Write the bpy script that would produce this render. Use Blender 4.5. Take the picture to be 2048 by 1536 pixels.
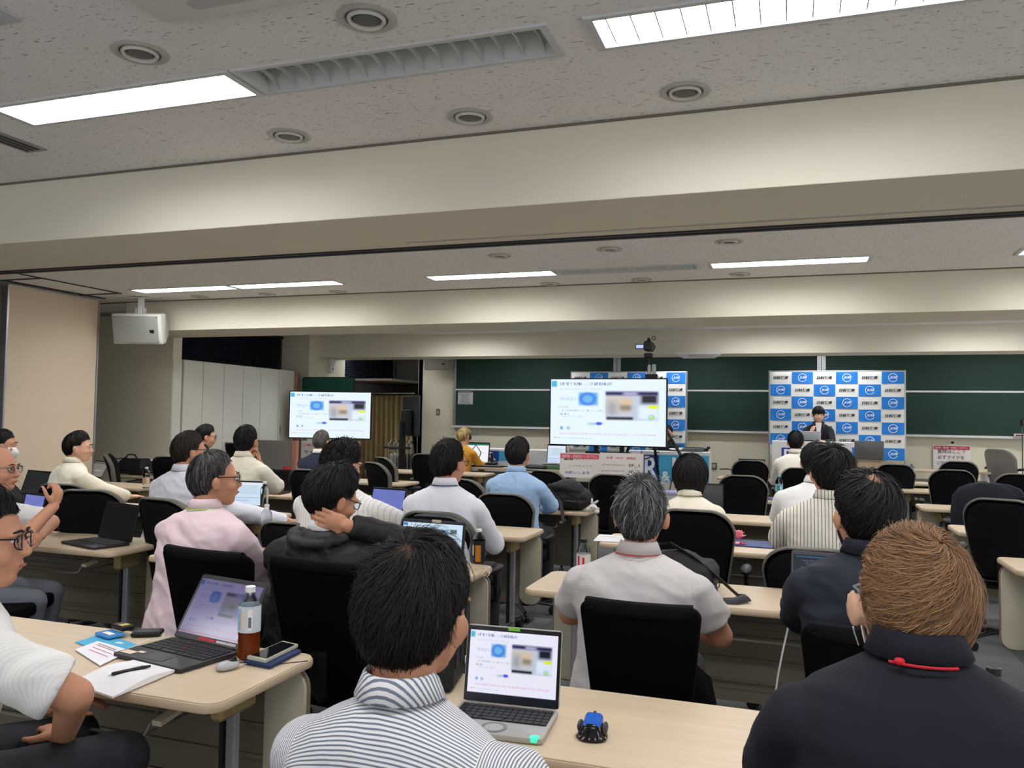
import bpy, bmesh, math, random
import numpy as np
from mathutils import Vector as V, Matrix, Euler, noise
random.seed(7); rng = np.random.default_rng(7)
for o in list(bpy.data.objects): bpy.data.objects.remove(o)
scene = bpy.context.scene
C = scene.collection
PI = math.pi
# ------------------------------------------------------------------ camera
CAM = V((0, 0, 1.46)); FPX = 1631.0
_X = V((-3715-1024, 8, -FPX)).normalized() * -1
_Y = V((1585-1024, -(846-768), -FPX)); _Y = (_Y - _Y.dot(_X)*_X).normalized()
_Z = _X.cross(_Y)
ROT = Matrix((_X, _Y, _Z))            # world = ROT @ camera vector
cd = bpy.data.cameras.new('camera'); cam = bpy.data.objects.new('camera', cd); C.objects.link(cam)
cam.matrix_world = Matrix.Translation(CAM) @ ROT.to_4x4()
cd.sensor_width = 36; cd.lens = FPX/2048*36; cd.clip_start = .02
scene.camera = cam
# ------------------------------------------------------------------ world, exposure
w = bpy.data.worlds.new('world'); scene.world = w; w.use_nodes = True
w.node_tree.nodes['Background'].inputs[0].default_value = (.96, .98, 1, 1)
w.node_tree.nodes['Background'].inputs[1].default_value = .6
vs = scene.view_settings
vs.view_transform = 'Standard'; vs.look = 'None'; vs.gamma = 1; vs.use_curve_mapping = False
EXPO = 0.9; vs.exposure = EXPO; SCR = 2**-EXPO
LAMP = 17.0
HC = 2.76; ZB = 2.41                  # ceiling height, beam soffit height

def ray(u, v): return ROT @ V(((u-1024), -(v-768), -FPX)) / FPX
def atz(u, v, z): d = ray(u, v); return CAM + d*((z-CAM.z)/d.z)
def aty(u, v, y): d = ray(u, v); return CAM + d*(y/d.y)
def atx(u, v, x): d = ray(u, v); return CAM + d*(x/d.x)

# ------------------------------------------------------------------ materials
def lin(c):
    return tuple(((x/255)/12.92 if x/255 <= .04045 else ((x/255+.055)/1.055)**2.4) for x in c[:3]) + (1,)
MATS = {}
def mat(name, col=(128, 128, 128), rough=.6, metal=0, bump=None, emit=None, trans=0, ior=1.45, spec=.5, var=None, sheen=0, coat=0):
    if name in MATS: return MATS[name]
    m = bpy.data.materials.new(name); m.use_nodes = True; nt = m.node_tree; N = nt.nodes; L = nt.links
    p = N['Principled BSDF']
    p.inputs['Base Color'].default_value = lin(col); p.inputs['Roughness'].default_value = rough
    p.inputs['Metallic'].default_value = metal; p.inputs['IOR'].default_value = ior
    p.inputs['Transmission Weight'].default_value = trans; p.inputs['Specular IOR Level'].default_value = spec
    if sheen: p.inputs['Sheen Weight'].default_value = sheen
    if coat: p.inputs['Coat Weight'].default_value = coat
    if emit: p.inputs['Emission Color'].default_value = lin(emit[0]); p.inputs['Emission Strength'].default_value = emit[1]
    if var:                                    # (scale, amount[, stretch])
        tc = N.new('ShaderNodeTexCoord'); mp = N.new('ShaderNodeMapping'); nz = N.new('ShaderNodeTexNoise'); mx = N.new('ShaderNodeMix'); mx.data_type = 'RGBA'
        mp.inputs['Scale'].default_value = var[2] if len(var) > 2 else (1, 1, 1)
        nz.inputs['Scale'].default_value = var[0]; nz.inputs['Detail'].default_value = 4
        a = lin(col); k = var[1]
        mx.inputs[6].default_value = tuple(x*(1-k) for x in a[:3])+(1,); mx.inputs[7].default_value = tuple(min(1, x*(1+k)) for x in a[:3])+(1,)
        L.new(tc.outputs['Object'], mp.inputs[0]); L.new(mp.outputs[0], nz.inputs[0]); L.new(nz.outputs[0], mx.inputs[0]); L.new(mx.outputs[2], p.inputs['Base Color'])
    if bump:                                   # (scale, strength, distance)
        tc = N.new('ShaderNodeTexCoord'); nz = N.new('ShaderNodeTexNoise'); b = N.new('ShaderNodeBump')
        nz.inputs['Scale'].default_value = bump[0]; nz.inputs['Detail'].default_value = 5
        b.inputs['Strength'].default_value = bump[1]; b.inputs['Distance'].default_value = bump[2]
        L.new(tc.outputs['Object'], nz.inputs[0]); L.new(nz.outputs[0], b.inputs['Height']); L.new(b.outputs[0], p.inputs['Normal'])
    MATS[name] = m; return m
class NB:                                      # tiny node helper
    def __init__(s, m): s.nt = m.node_tree; s.N = s.nt.nodes; s.L = s.nt.links
    def math(s, op, a, b=None, c=None, clamp=False):
        n = s.N.new('ShaderNodeMath'); n.operation = op; n.use_clamp = clamp
        for i, x in enumerate((a, b, c)):
            if x is None: continue
            if isinstance(x, (int, float)): n.inputs[i].default_value = x
            else: s.L.new(x, n.inputs[i])
        return n.outputs[0]
    def mix(s, f, a, b):
        n = s.N.new('ShaderNodeMix'); n.data_type = 'RGBA'
        for i, x in ((0, f), (6, a), (7, b)):
            if isinstance(x, (int, float, tuple)): n.inputs[i].default_value = x
            else: s.L.new(x, n.inputs[i])
        return n.outputs[2]
def stripes(name, base, line, period, duty, axis='X', yoke_z=None, rough=.8):
    """woven stripes in object space; above yoke_z they run across the shoulders"""
    if name in MATS: return MATS[name]
    m = mat(name, base, rough); nb = NB(m); p = nb.N['Principled BSDF']
    tc = nb.N.new('ShaderNodeTexCoord'); sp = nb.N.new('ShaderNodeSeparateXYZ'); nb.L.new(tc.outputs['Object'], sp.inputs[0])
    def st(c): 
        f = nb.math('FRACT', nb.math('DIVIDE', c, period)); t = nb.math('ABSOLUTE', nb.math('SUBTRACT', f, .5))
        return nb.math('SMOOTH_MIN', nb.math('MULTIPLY', nb.math('LESS_THAN', t, duty/2), 1.0), 1.0, .1)
    ax = nb.math('ADD', sp.outputs['X'], nb.math('MULTIPLY', sp.outputs['Y'], .8)) if axis == 'XY' else sp.outputs[axis]
    f = st(ax)
    if yoke_z is not None:
        g = st(nb.math('MULTIPLY', nb.math('ARCTAN2', nb.math('SUBTRACT', sp.outputs['Y'], -.03), nb.math('SUBTRACT', sp.outputs['Z'], yoke_z-.12)), .19))
        k = nb.math('MULTIPLY', nb.math('GREATER_THAN', sp.outputs['Z'], yoke_z), nb.math('LESS_THAN', nb.math('ABSOLUTE', sp.outputs['X']), .165))
        f = nb.math('ADD', nb.math('MULTIPLY', f, nb.math('SUBTRACT', 1.0, k)), nb.math('MULTIPLY', g, k))
    nb.L.new(nb.mix(f, lin(base), lin(line)), p.inputs['Base Color'])
    return m
# ------------------------------------------------------------------ mesh builder
class MB:
    def __init__(s): s.v = []; s.f = []; s.mi = []; s.M = Matrix()
    def add(s, vs_, fs, mi=0):
        o = len(s.v); M = s.M
        s.v += [M @ V(p) for p in vs_]; s.f += [tuple(i+o for i in f) for f in fs]; s.mi += [mi]*len(fs); return s
    def box(s, c, d, rot=None, mi=0, ch=0):
        x, y, z = d[0]/2, d[1]/2, d[2]/2
        R = (rot if isinstance(rot, Matrix) else Euler(rot).to_matrix()) if rot is not None else Matrix.Identity(3)
        c = V(c)
        if ch:
            h = min(ch, x*.9, y*.9, z*.9); pts = []
            for sx in (-1, 1):
                for sy in (-1, 1):
                    for sz in (-1, 1): pts += [(sx*(x-h), sy*(y-h), sz*z), (sx*(x-h), sy*y, sz*(z-h)), (sx*x, sy*(y-h), sz*(z-h))]
            bm = bmesh.new()
            for p in pts: bm.verts.new(p)
            bmesh.ops.convex_hull(bm, input=bm.verts); bm.verts.index_update()
            s.add([c+R@q.co for q in bm.verts], [[q.index for q in f.verts] for f in bm.faces], mi); bm.free(); return s
        p = [c+R@V((a, b, e)) for a in (-x, x) for b in (-y, y) for e in (-z, z)]
        return s.add(p, [(0, 1, 3, 2), (4, 6, 7, 5), (0, 4, 5, 1), (2, 3, 7, 6), (0, 2, 6, 4), (1, 5, 7, 3)], mi)
    def loft(s, rings, caps=True, closed=True, mi=0):
        n = len(rings[0]); vs_ = [p for r in rings for p in r]; fs = []
        for i in range(len(rings)-1):
            for j in range(n if closed else n-1):
                a = i*n+j; b = i*n+(j+1) % n; fs.append((a, b, b+n, a+n))
        if caps: fs.append(tuple(range(n))[::-1]); fs.append(tuple(range((len(rings)-1)*n, len(rings)*n)))
        return s.add(vs_, fs, mi)
    def tube(s, pts, r, n=8, mi=0, caps=True, flat=None):
        pts = [V(p) for p in pts]; rings = []; up = None
        for i, p in enumerate(pts):
            t = (pts[min(i+1, len(pts)-1)]-pts[max(i-1, 0)]).normalized()
            if up is None: up = t.orthogonal().normalized() if flat is None else V(flat)
            a = (up-up.dot(t)*t).normalized(); b = t.cross(a); up = a
            rr = r[i] if isinstance(r, (list, tuple)) else r
            ra, rb = rr if isinstance(rr, tuple) else (rr, rr)
            rings.append([p+a*ra*math.cos(k*2*PI/n)+b*rb*math.sin(k*2*PI/n) for k in range(n)])
        return s.loft(rings, caps, True, mi)
    def cyl(s, a, b, r, n=12, mi=0): return s.tube([a, b], r, n, mi)
    def lathe(s, prof, n=20, c=(0, 0, 0), mi=0, caps=True, sq=0):
        c = V(c); rings = []
        for r, z in prof: rings.append([c+V((r*math.cos(k*2*PI/n), r*math.sin(k*2*PI/n), z)) for k in range(n)])
        return s.loft(rings, caps, True, mi)
    def rslab(s, w, d, r, z0, z1, e=0.004, n=5, c=(0, 0), mi=0, plane='XY'):
        def ol(i): return rr(w-2*i, d-2*i, max(r-i, .001), n, c)
        rs = [(e, z0), (e*.3, z0+e*.3), (0, z0+e), (0, z1-e), (e*.3, z1-e*.3), (e, z1)] if e else [(0, z0), (0, z1)]
        rings = []
        for i, z in rs:
            if plane == 'XY': rings.append([V((x, y, z)) for x, y in ol(i)])
            elif plane == 'XZ': rings.append([V((x, z, y)) for x, y in ol(i)][::-1])
            else: rings.append([V((z, x, y)) for x, y in ol(i)])
        return s.loft(rings, True, True, mi)
    def ell(s, c, r, R=None, nu=12, nv=8, mi=0):
        c = V(c); R = R or Matrix.Identity(3); vs_ = [c+R@V((0, 0, -r[2]))]
        for i in range(1, nv):
            a = -PI/2+PI*i/nv
            for k in range(nu):
                b = 2*PI*k/nu; vs_.append(c+R@V((r[0]*math.cos(a)*math.cos(b), r[1]*math.cos(a)*math.sin(b), r[2]*math.sin(a))))
        vs_.append(c+R@V((0, 0, r[2]))); fs = []
        for k in range(nu): fs.append((0, 1+(k+1) % nu, 1+k)); fs.append((len(vs_)-1, len(vs_)-1-nu+k, len(vs_)-1-nu+(k+1) % nu))
        for i in range(nv-2):
            for k in range(nu): a = 1+i*nu+k; b = 1+i*nu+(k+1) % nu; fs.append((a, b, b+nu, a+nu))
        return s.add(vs_, fs, mi)
    def cap(s, a, b, ra, rb, n=12):            # tapered capsule
        a, b = V(a), V(b); t = (b-a); L = t.length; t = t.normalized() if L > 1e-6 else V((0, 0, 1)); pts = []; rs = []
        for k in range(4): q = PI/2*(k+.3)/4.3; pts.append(a-t*ra*math.cos(q)); rs.append(ra*math.sin(q))
        pts += [a, b]; rs += [ra, rb]
        for k in range(3, -1, -1): q = PI/2*(k+.3)/4.3; pts.append(b+t*rb*math.cos(q)); rs.append(rb*math.sin(q))
        return s.tube(pts, rs, n)
    def mesh(s, name, smooth=False):
        me = bpy.data.meshes.new(name); me.from_pydata([tuple(p) for p in s.v], [], s.f)
        if any(s.mi): me.polygons.foreach_set('material_index', s.mi)
        if smooth: me.polygons.foreach_set('use_smooth', [True]*len(s.f))
        me.update(); return me
    def build(s, name, m, parent=None, smooth=None, bevel=0, fix=True, loc=None):
        me = s.mesh(name, bool(smooth))
        if fix:
            bm = bmesh.new(); bm.from_mesh(me); bmesh.ops.recalc_face_normals(bm, faces=bm.faces); bm.to_mesh(me); bm.free()
        for x in (m if isinstance(m, (list, tuple)) else [m]): me.materials.append(x)
        o = bpy.data.objects.new(name, me); C.objects.link(o); o.parent = parent
        if loc is not None: o.location = loc
        if smooth == 'a':
            me.polygons.foreach_set('use_smooth', [True]*len(me.polygons))
            bm = bmesh.new(); bm.from_mesh(me)
            for ed in bm.edges:
                if len(ed.link_faces) == 2 and ed.calc_face_angle(0) > .7: ed.smooth = False
            bm.to_mesh(me); bm.free()
        if bevel:
            b = o.modifiers.new('bevel', 'BEVEL'); b.width = bevel; b.segments = 2; b.limit_method = 'ANGLE'; b.angle_limit = .9
        return o
def rr(w, d, r, n=5, c=(0, 0)):
    pts = []
    for cx, cy, a0 in ((w/2-r, d/2-r, 0), (-w/2+r, d/2-r, PI/2), (-w/2+r, -d/2+r, PI), (w/2-r, -d/2+r, 1.5*PI)):
        for k in range(n+1): a = a0+PI/2*k/n; pts.append((c[0]+cx+r*math.cos(a), c[1]+cy+r*math.sin(a)))
    return pts
def tag(o, label=None, cat=None, group=None, kind=None):
    if label: o['label'] = label
    if cat: o['category'] = cat
    if group: o['group'] = group
    if kind: o['kind'] = kind
    return o
def thing(name, label, cat, loc=(0, 0, 0), rz=0, group=None):
    o = bpy.data.objects.new(name, None); C.objects.link(o); o.empty_display_size = .05
    o.location = loc; o.rotation_euler = (0, 0, rz); return tag(o, label, cat, group)
KIDS = {}; CACHE = {}
def dup(root, loc, rz, label=None, group=None, sc=None, keep=None):
    def cp(o, par):
        c = o.copy(); C.objects.link(c); c.parent = par
        for ch in KIDS.get(o.name, ()): cp(ch, c)
        return c
    if root.name not in CACHE:
        KIDS.clear()
        for x in C.objects:
            if x.parent: KIDS.setdefault(x.parent.name, []).append(x)
        CACHE[root.name] = dict(KIDS)
    else: KIDS.clear(); KIDS.update(CACHE[root.name])
    r = cp(root, None); r.location = loc; r.rotation_euler = (0, 0, rz)
    if sc: r.scale = sc
    return tag(r, label, None, group)
def struct(name, mb, m, parent=None, **k):
    o = mb.build(name, m, parent, **k)
    if parent is None: o['kind'] = 'structure'
    return o
def box1(a, b): 
    mb = MB(); mb.box([(p+q)/2 for p, q in zip(a, b)], [abs(q-p) for p, q in zip(a, b)]); return mb

TMP = bpy.data.scenes.new('tmp'); TV = TMP.view_layers[0]
def evaluated(o):
    TMP.collection.objects.link(o); TV.update(); dg = TV.depsgraph
    me = bpy.data.meshes.new_from_object(o.evaluated_get(dg), depsgraph=dg); bpy.data.objects.remove(o); return me
# text as mesh ------------------------------------------------------
TXT = {}
def text_geo(s, bold=0, shear=0):
    k = (s, bold, shear)
    if k not in TXT:
        cu = bpy.data.curves.new('t', 'FONT'); cu.body = s; cu.offset = bold; cu.shear = shear; cu.resolution_u = 2; cu.size = 1
        me = evaluated(bpy.data.objects.new('t', cu))
        vs_ = [tuple(v.co) for v in me.vertices]; fs = [tuple(p.vertices) for p in me.polygons]
        bpy.data.meshes.remove(me)
        if vs_:
            xs = [v[0] for v in vs_]; ys = [v[1] for v in vs_]
            TXT[k] = (vs_, fs, min(xs), max(xs), min(ys), max(ys))
        else: TXT[k] = ([], [], 0, 1, 0, 1)
    return TXT[k]
def put_text(mb, s, cx, cz, w=None, h=None, y=0, bold=0, shear=0, mi=0, fn=None, flip=1):
    """text in the XZ plane facing -Y, centred at cx, cz"""
    vs_, fs, x0, x1, y0, y1 = text_geo(s, bold, shear)
    sx = (w/(x1-x0)) if w else None; sy = (h/(y1-y0)) if h else None
    sx = sx or sy; sy = sy or sx
    out = []
    for v in vs_:
        X = cx+(v[0]-(x0+x1)/2)*sx; Z = cz+(v[1]-(y0+y1)/2)*sy; out.append((X, y+(fn(X, Z) if fn else 0), Z))
    mb.add(out, fs, mi)
# organic blobs ------------------------------------------------------
def blob(mb, voxel, it=4, wr=None):
    me = mb.mesh('b'); o = bpy.data.objects.new('b', me)
    r = o.modifiers.new('r', 'REMESH'); r.mode = 'VOXEL'; r.voxel_size = voxel
    s = o.modifiers.new('s', 'SMOOTH'); s.factor = .5; s.iterations = it
    out = evaluated(o); bpy.data.meshes.remove(me)
    out.polygons.foreach_set('use_smooth', [True]*len(out.polygons))
    if wr:                                     # cloth folds: (amplitude, scale vector, offset)
        amp, sc, off = wr
        N_ = len(out.vertices); co = np.empty(N_*3, np.float32); no = np.empty(N_*3, np.float32)
        out.vertices.foreach_get('co', co); out.vertex_normals.foreach_get('vector', no); co = co.reshape(-1, 3); no = no.reshape(-1, 3)
        q = co*np.array(sc); q[:, 2] += .6*np.sin(co[:, 0]*9); q += np.array([off, off*2, 0]); o5 = V((5, 0, 0)); nn = noise.noise
        am = np.array([(1-abs(nn(V(p)))*2.2)*.8+.45*(1-abs(nn(V(p)*2.3+o5))*2.2) for p in q.tolist()], np.float32)
        co += no*(am*amp)[:, None]; out.vertices.foreach_set('co', co.ravel()); out.update()
    return out
def put(me, name, m, parent, loc=None):
    me.name = name
    for x in (m if isinstance(m, (list, tuple)) else [m]): me.materials.append(x)
    o = bpy.data.objects.new(name, me); C.objects.link(o); o.parent = parent
    if loc is not None: o.location = loc
    return o
# ================================================================== shared materials
M_wall = mat('cream_wall_paint', (226, 219, 196), .85, bump=(300, .05, .002))
M_wall2 = mat('beige_wall_panel', (214, 196, 172), .8, var=(3, .03))
M_beam = mat('beam_paint', (224, 218, 200), .8, bump=(200, .03, .002))
M_dark = mat('dark_track', (38, 38, 42), .5)
M_alu = mat('aluminium', (190, 192, 195), .35, .9)
M_white = mat('white_plastic', (225, 225, 225), .45)
M_black = mat('black_plastic', (16, 16, 18), .45)
M_chrome = mat('chrome', (200, 200, 205), .18, 1)
def ceiling_mat():
    m = mat('fissured_ceiling_board', (214, 210, 205), .9); nb = NB(m); p = nb.N['Principled BSDF']
    tc = nb.N.new('ShaderNodeTexCoord'); acc = None
    for k, (rot, sc, th) in enumerate(((.1, (26, 120, 60), .735), (-.35, (34, 150, 60), .745), (.9, (90, 70, 60), .775))):
        mp = nb.N.new('ShaderNodeMapping'); mp.inputs['Rotation'].default_value = (0, 0, rot); mp.inputs['Location'].default_value = (k*7.3, k*3.1, k)
        nz = nb.N.new('ShaderNodeTexNoise'); nz.inputs['Scale'].default_value = 1; nz.inputs['Detail'].default_value = 1.5
        mp.inputs['Scale'].default_value = sc
        nb.L.new(tc.outputs['Object'], mp.inputs[0]); nb.L.new(mp.outputs[0], nz.inputs[0])
        f = nb.math('MULTIPLY', nb.math('SUBTRACT', nz.outputs[0], th-.05), 14, clamp=True)
        acc = f if acc is None else nb.math('MAXIMUM', acc, f)
    nb.L.new(nb.mix(acc, lin((240, 238, 236)), lin((150, 142, 138))), p.inputs['Base Color'])
    b = nb.N.new('ShaderNodeBump'); b.inputs['Distance'].default_value = -.003; nb.L.new(acc, b.inputs['Height']); nb.L.new(b.outputs[0], p.inputs['Normal'])
    return m
M_ceil = ceiling_mat()
XL, XR, YB, YF = -9.2, 5.2, -2.6, 14.2
# ------------------------------------------------------------------ floor with carpet tiles
M_fl = mat('carpet_backing', (44, 48, 50), .95)
struct('floor', box1((XL, YB, -.1), (XR, 15.8, -.006)), M_fl)
floor = bpy.data.objects['floor']
M_t = [mat('grey_carpet_tile_%d' % i, c, .95, bump=(260, .5, .004), var=(140, .28)) for i, c in enumerate(((94, 98, 96), (87, 91, 90), (99, 103, 101)))]
tm = []
for i in range(3):
    b = MB(); b.rslab(.498, .498, .004, -.006, .001, .0015, 1); me = b.mesh('carpet_tile'); me.materials.append(M_t[i]); tm.append(me)
cells = [(i, j) for j in range(0, 23) for i in range(-8, 5)]
for i, j in cells:
    o = bpy.data.objects.new('carpet_tile', tm[rng.integers(3)]); C.objects.link(o); o.parent = floor; o.location = (i*.5+.1, j*.5+.25+.3, 0)
b = MB()
for i in range(-19, 11):
    for j in range(-6, 26):
        if (i, j) not in cells and i*.5+.1 > XL+.2 and i*.5 < XR-.2: b.box((i*.5+.1, j*.5+.55, -.002), (.498, .498, .006))
o = b.build('carpet', M_t[0], floor); o['kind'] = 'stuff'
# floor sockets (dark hatches in the aisle)
for u, v, l in ((1195, 1157, 'far'), (1042, 1242, 'near')):
    p = atz(u, v, 0); s = thing('floor_hatch', 'square dark floor hatch in the central aisle, the %s one' % ('farther' if l == 'far' else 'nearer'), 'floor hatch', (p.x, p.y, .001))
    b = MB(); b.rslab(.16, .16, .01, 0, .006, .002, 3); b.build('lid', mat('dark_grey_plate', (58, 60, 62), .5), s)
    b = MB(); b.rslab(.13, .05, .008, .006, .008, .0005, 3); b.build('flap', mat('hatch_flap', (72, 74, 76), .4), s)
# ------------------------------------------------------------------ ceiling with lamp slots
LROWS = [(.55, 0), (2.63, 1), (4.85, 0), (6.9, 1), (9.2, 0), (11.0, 0), (13.0, 0)]   # y centre of every lamp row
HW = .12
b = MB(); y = YB
for ly, _ in LROWS: b.box(((XL+XR)/2, (y+ly-HW)/2, HC+.05), (XR-XL, ly-HW-y, .1)); y = ly+HW
b.box(((XL+XR)/2, (y+15.8)/2, HC+.05), (XR-XL, 15.8-y, .1))
struct('ceiling', b, M_ceil)
b = MB(); b.box(((XL+XR)/2, 6.6, HC+.16), (XR-XL, 18.6, .1)); b.build('slab_above', M_dark, bpy.data.objects['ceiling'])
LX0, LP = -8.1+.235, 1.25                        # fixture pitch; unit i spans LX0+i*LP ..
def ux(i): return -6.65+(i)*LP+.0
# which units exist and are lit, by row
ON = {0: 'o.o.o.o.o..', 1: 'o.o.o...', 2: 'o.o.o.o.', 3: '', 4: '', 5: '', 6: ''}
M_frame = mat('white_fixture_steel', (205, 208, 208), .45)
M_fin = mat('louvre_fin_white', (200, 202, 200), .35)
M_glow = mat('lit_lamp_panel', (255, 255, 255), .5, emit=((252, 252, 255), LAMP))
M_tubeoff = mat('unlit_tube', (215, 215, 210), .3)
def fixture(lit):
    t = thing('ceiling_light', 'x', 'ceiling light', (0, 0, 0))
    L = 1.19; W = .2
    b = MB()
    for s in (-1, 1): b.box((0, s*(W/2+.01), .035), (1.25, .022, .09)); b.box((s*(L/2+.015), 0, .035), (.03, W, .09))
    b.box((0, 0, .082), (1.25, W+.04, .004)); b.build('frame', M_frame, t, bevel=.002)
    n = 15
    if not lit:
        for s in (-1, 1):
            q = MB(); q.loft([[V((x, s*(W/2-.002), .0)), V((x, s*(W/2-.018), .03)), V((x, s*(.06), .075)), V((x, s*(W/2-.002), .075))] for x in (-L/2, L/2)]); q.build('reflector', M_fin, t)
    for k in range(n):
        x = -L/2+L*(k+.5)/n; q = MB()
        if not lit:
            prof = [(-.098, 0), (-.06, .018), (0, .028), (.06, .018), (.098, 0), (.098, .04), (-.098, .04)]
            q.loft([[V((x+d, py, pz)) for py, pz in prof] for d in (-.003, .003)])
        else:
            q.box((x, 0, .006), (.005, W-.004, .018))
        q.build('louvre_fin', M_fin, t)
    if lit:
        q = MB(); q.box((0, 0, .022), (L-.004, W-.004, .006)); q.build('glowing_tube_panel', M_glow, t)
    else:
        q = MB(); q.cyl((-L/2, 0, .058), (L/2, 0, .058), .014); q.build('lamp_tube', M_tubeoff, t, smooth='a')
    return t
flit = fixture(True); foff = fixture(False)
def lampx(row): return None
FIX = []
for x, l in ((-3.25+.6, 1), (-1.39, 0), (-.02, 1)): FIX.append((x, 2.63, l))
for i, (x, l) in enumerate(((-6.03, 1), (-4.78, 1), (-2.6, 1), (-1.36, 0), (-.04, 1), (2.2, 1))): FIX.append((x, 6.9, l))
# rows the camera does not see; most continue the seen pattern, some are added for brightness
for x in (-5.2, -2.6, -.02, 2.5): FIX.append((x, .55, 1))
for x in (2.5,): FIX.append((x, 2.63, 1))
for x in (-5.3, -2.6, -.02, 2.5): FIX.append((x, 4.85, 1))
for x in (-5.2, -2.6, -.0, 2.5): FIX.append((x, 9.2, 1))  # leftmost lamp added to brighten the back left walls
for x in (-4.6, -.2, 2.2): FIX.append((x, 11.0, 1))
for x in (-7.1, -4.4, -1.6, .6, 3.0): FIX.append((x, 13.0, 1))  # first two lamps added to brighten the curtain, recess and front left wall
LBL = {(-2.65, 2.63): 'large glowing white ceiling light at the upper left of the near ceiling',
 (-1.39, 2.63): 'unlit louvred ceiling light between the two large lit ones of the near ceiling',
 (-.02, 2.63): 'largest glowing ceiling light, cut by the top edge at right of the near ceiling',
 (-6.03, 6.9): 'lit strip light over the white speaker, leftmost in the far row',
 (-4.78, 6.9): 'second lit strip light from the left in the far ceiling row',
 (-2.6, 6.9): 'lit strip light in the middle of the far row, left of the unlit one',
 (-1.36, 6.9): 'unlit louvred strip light in the far ceiling row',
 (-.04, 6.9): 'lit strip light right of the unlit one in the far ceiling row',
 (2.2, 6.9): 'lit strip light at the right picture edge of the far row, mostly cut off'}
for x, y, l in FIX:
    k = LBL.get((round(x, 2), round(y, 2)))
    dup(flit if l else foff, (x, y, HC), 0, k or 'unseen lit ceiling strip light behind a beam or behind the viewer', 'louvred ceiling lights' if k else 'ceiling lights out of view')
for r in (flit, foff):
    for c in [x for x in C.objects if x.parent == r]: bpy.data.objects.remove(c)
    bpy.data.objects.remove(r)
# blank infill boards of the lamp rows
b = MB()
for ly, _ in LROWS:
    xs = sorted((x-.625, x+.625) for x, y_, l in FIX if abs(y_-ly) < .01); cur = XL
    for a, c in xs+[(XR, XR)]:
        if a-cur > .01: b.box(((cur+a)/2, ly, HC+.03), (a-cur, 2*HW, .06))
        cur = max(cur, c)
b.build('infill_board', M_ceil, bpy.data.objects['ceiling'])
# round air diffusers
M_dif = mat('diffuser_enamel', (186, 184, 176), .4); M_difd = mat('diffuser_dark', (58, 58, 56), .5)
def diffuser():
    t = thing('air_diffuser', 'x', 'air diffuser')
    b = MB(); b.lathe([(.098, 0), (.1, -.003), (.088, -.009), (.072, -.004), (.072, .03), (.098, .03)], 40, caps=False); b.build('rim', M_dif, t, smooth='a')
    b = MB(); b.lathe([(.062, .01), (.064, -.006), (.058, -.014), (.052, -.01), (.05, .012)], 36, caps=False); b.build('ring', mat('diffuser_ring_white', (214, 212, 205), .35), t, smooth='a')
    b = MB(); b.lathe([(.0715, .0), (.0715, .002)], 30); b.build('throat', M_difd, t, smooth='a')
    b = MB(); b.lathe([(.045, 0), (.04, -.007), (.012, -.010), (.001, -.010)], 30); b.build('centre_cone', mat('diffuser_cone', (96, 97, 95), .4), t, smooth='a')
    return t
df = diffuser()
DL = [((280, 105), 'left of the near lit lamp, top left'), ((733, 37), 'above the unlit near lamp'), ((1370, 183), 'below the right end of the big lit lamp'), ((940, 233), 'just below the unlit near lamp, middle of three'),
      ((578, 271), 'near the beam, lowest left of the near ceiling'), ((999, 511), 'above the middle far lamp'), ((1219, 498), 'above the unlit far lamp'), ((1458, 483), 'above the right lit far lamp'),
      ((1100, 567), 'under the middle far lamp'), ((1283, 559), 'under the unlit far lamp'), ((1480, 548), 'under the right lit far lamp'), ((535, 588), 'under the second far lamp from left'), ((676, 583), 'at the right end of the second far lamp'), ((400, 593), 'under the leftmost far lamp')]
for i, ((u, v), s) in enumerate(DL):
    p = atz(u, v, HC); l = 'round ceiling air diffuser ' + s
    if i == 0: df.location = (p.x, p.y, HC); tag(df, l, None, 'round ceiling air diffusers')
    else: dup(df, (p.x, p.y, HC), 0, l, 'round ceiling air diffusers')
# air conditioner cassette
t = thing('air_conditioner', 'white ceiling air conditioner panel cut off by the top edge', 'air conditioner', (-1.95+.475, 2.11-.475, HC-.001))
b = MB(); b.rslab(.95, .95, .05, -.03, 0, .01); b.build('panel', M_white, t, smooth='a')
for k, (x, y, w_, d_) in enumerate(((0, .38, .6, .06), (0, -.38, .6, .06), (.38, 0, .06, .6), (-.38, 0, .06, .6))):
    b = MB(); b.rslab(w_, d_, .02, -.036, -.03, .002, 3, (x, y)); b.build('vane', mat('vane_grey', (190, 192, 194), .4), t, smooth='a')
b = MB(); b.rslab(.5, .5, .03, -.035, -.03, .002); b.build('grille', mat('grille_grey', (170, 172, 175), .5), t, smooth='a')
b = MB(); b.box((-.2, .2, -.038), (.09, .05, .004)); b.build('badge', mat('vane_grey'), t)
t = thing('ceiling_hatch', 'pale square access panel in the top left corner of the ceiling', 'access panel', (-2.75, 1.65, HC))
b = MB(); b.rslab(.66, .66, .01, -.008, 0, .003); b.build('panel', mat('hatch_panel', (196, 198, 202), .5), t)
b = MB(); b.rslab(.58, .58, .01, -.011, -.008, .001); b.build('inner_panel', mat('hatch_panel'), t)
t = thing('slot_vent', 'long slotted ceiling vent at the left edge beside the beam', 'vent', (-3.57, 2.6, HC))
b = MB(); b.box((0, 0, -.004), (.13, .85, .008)); b.build('frame', mat('vent_grey', (150, 152, 156), .4, .3), t)
for k in (-1, 0, 1): b = MB(); b.box((k*.035, 0, -.009), (.016, .8, .004)); b.build('slot', M_dark, t)
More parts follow.
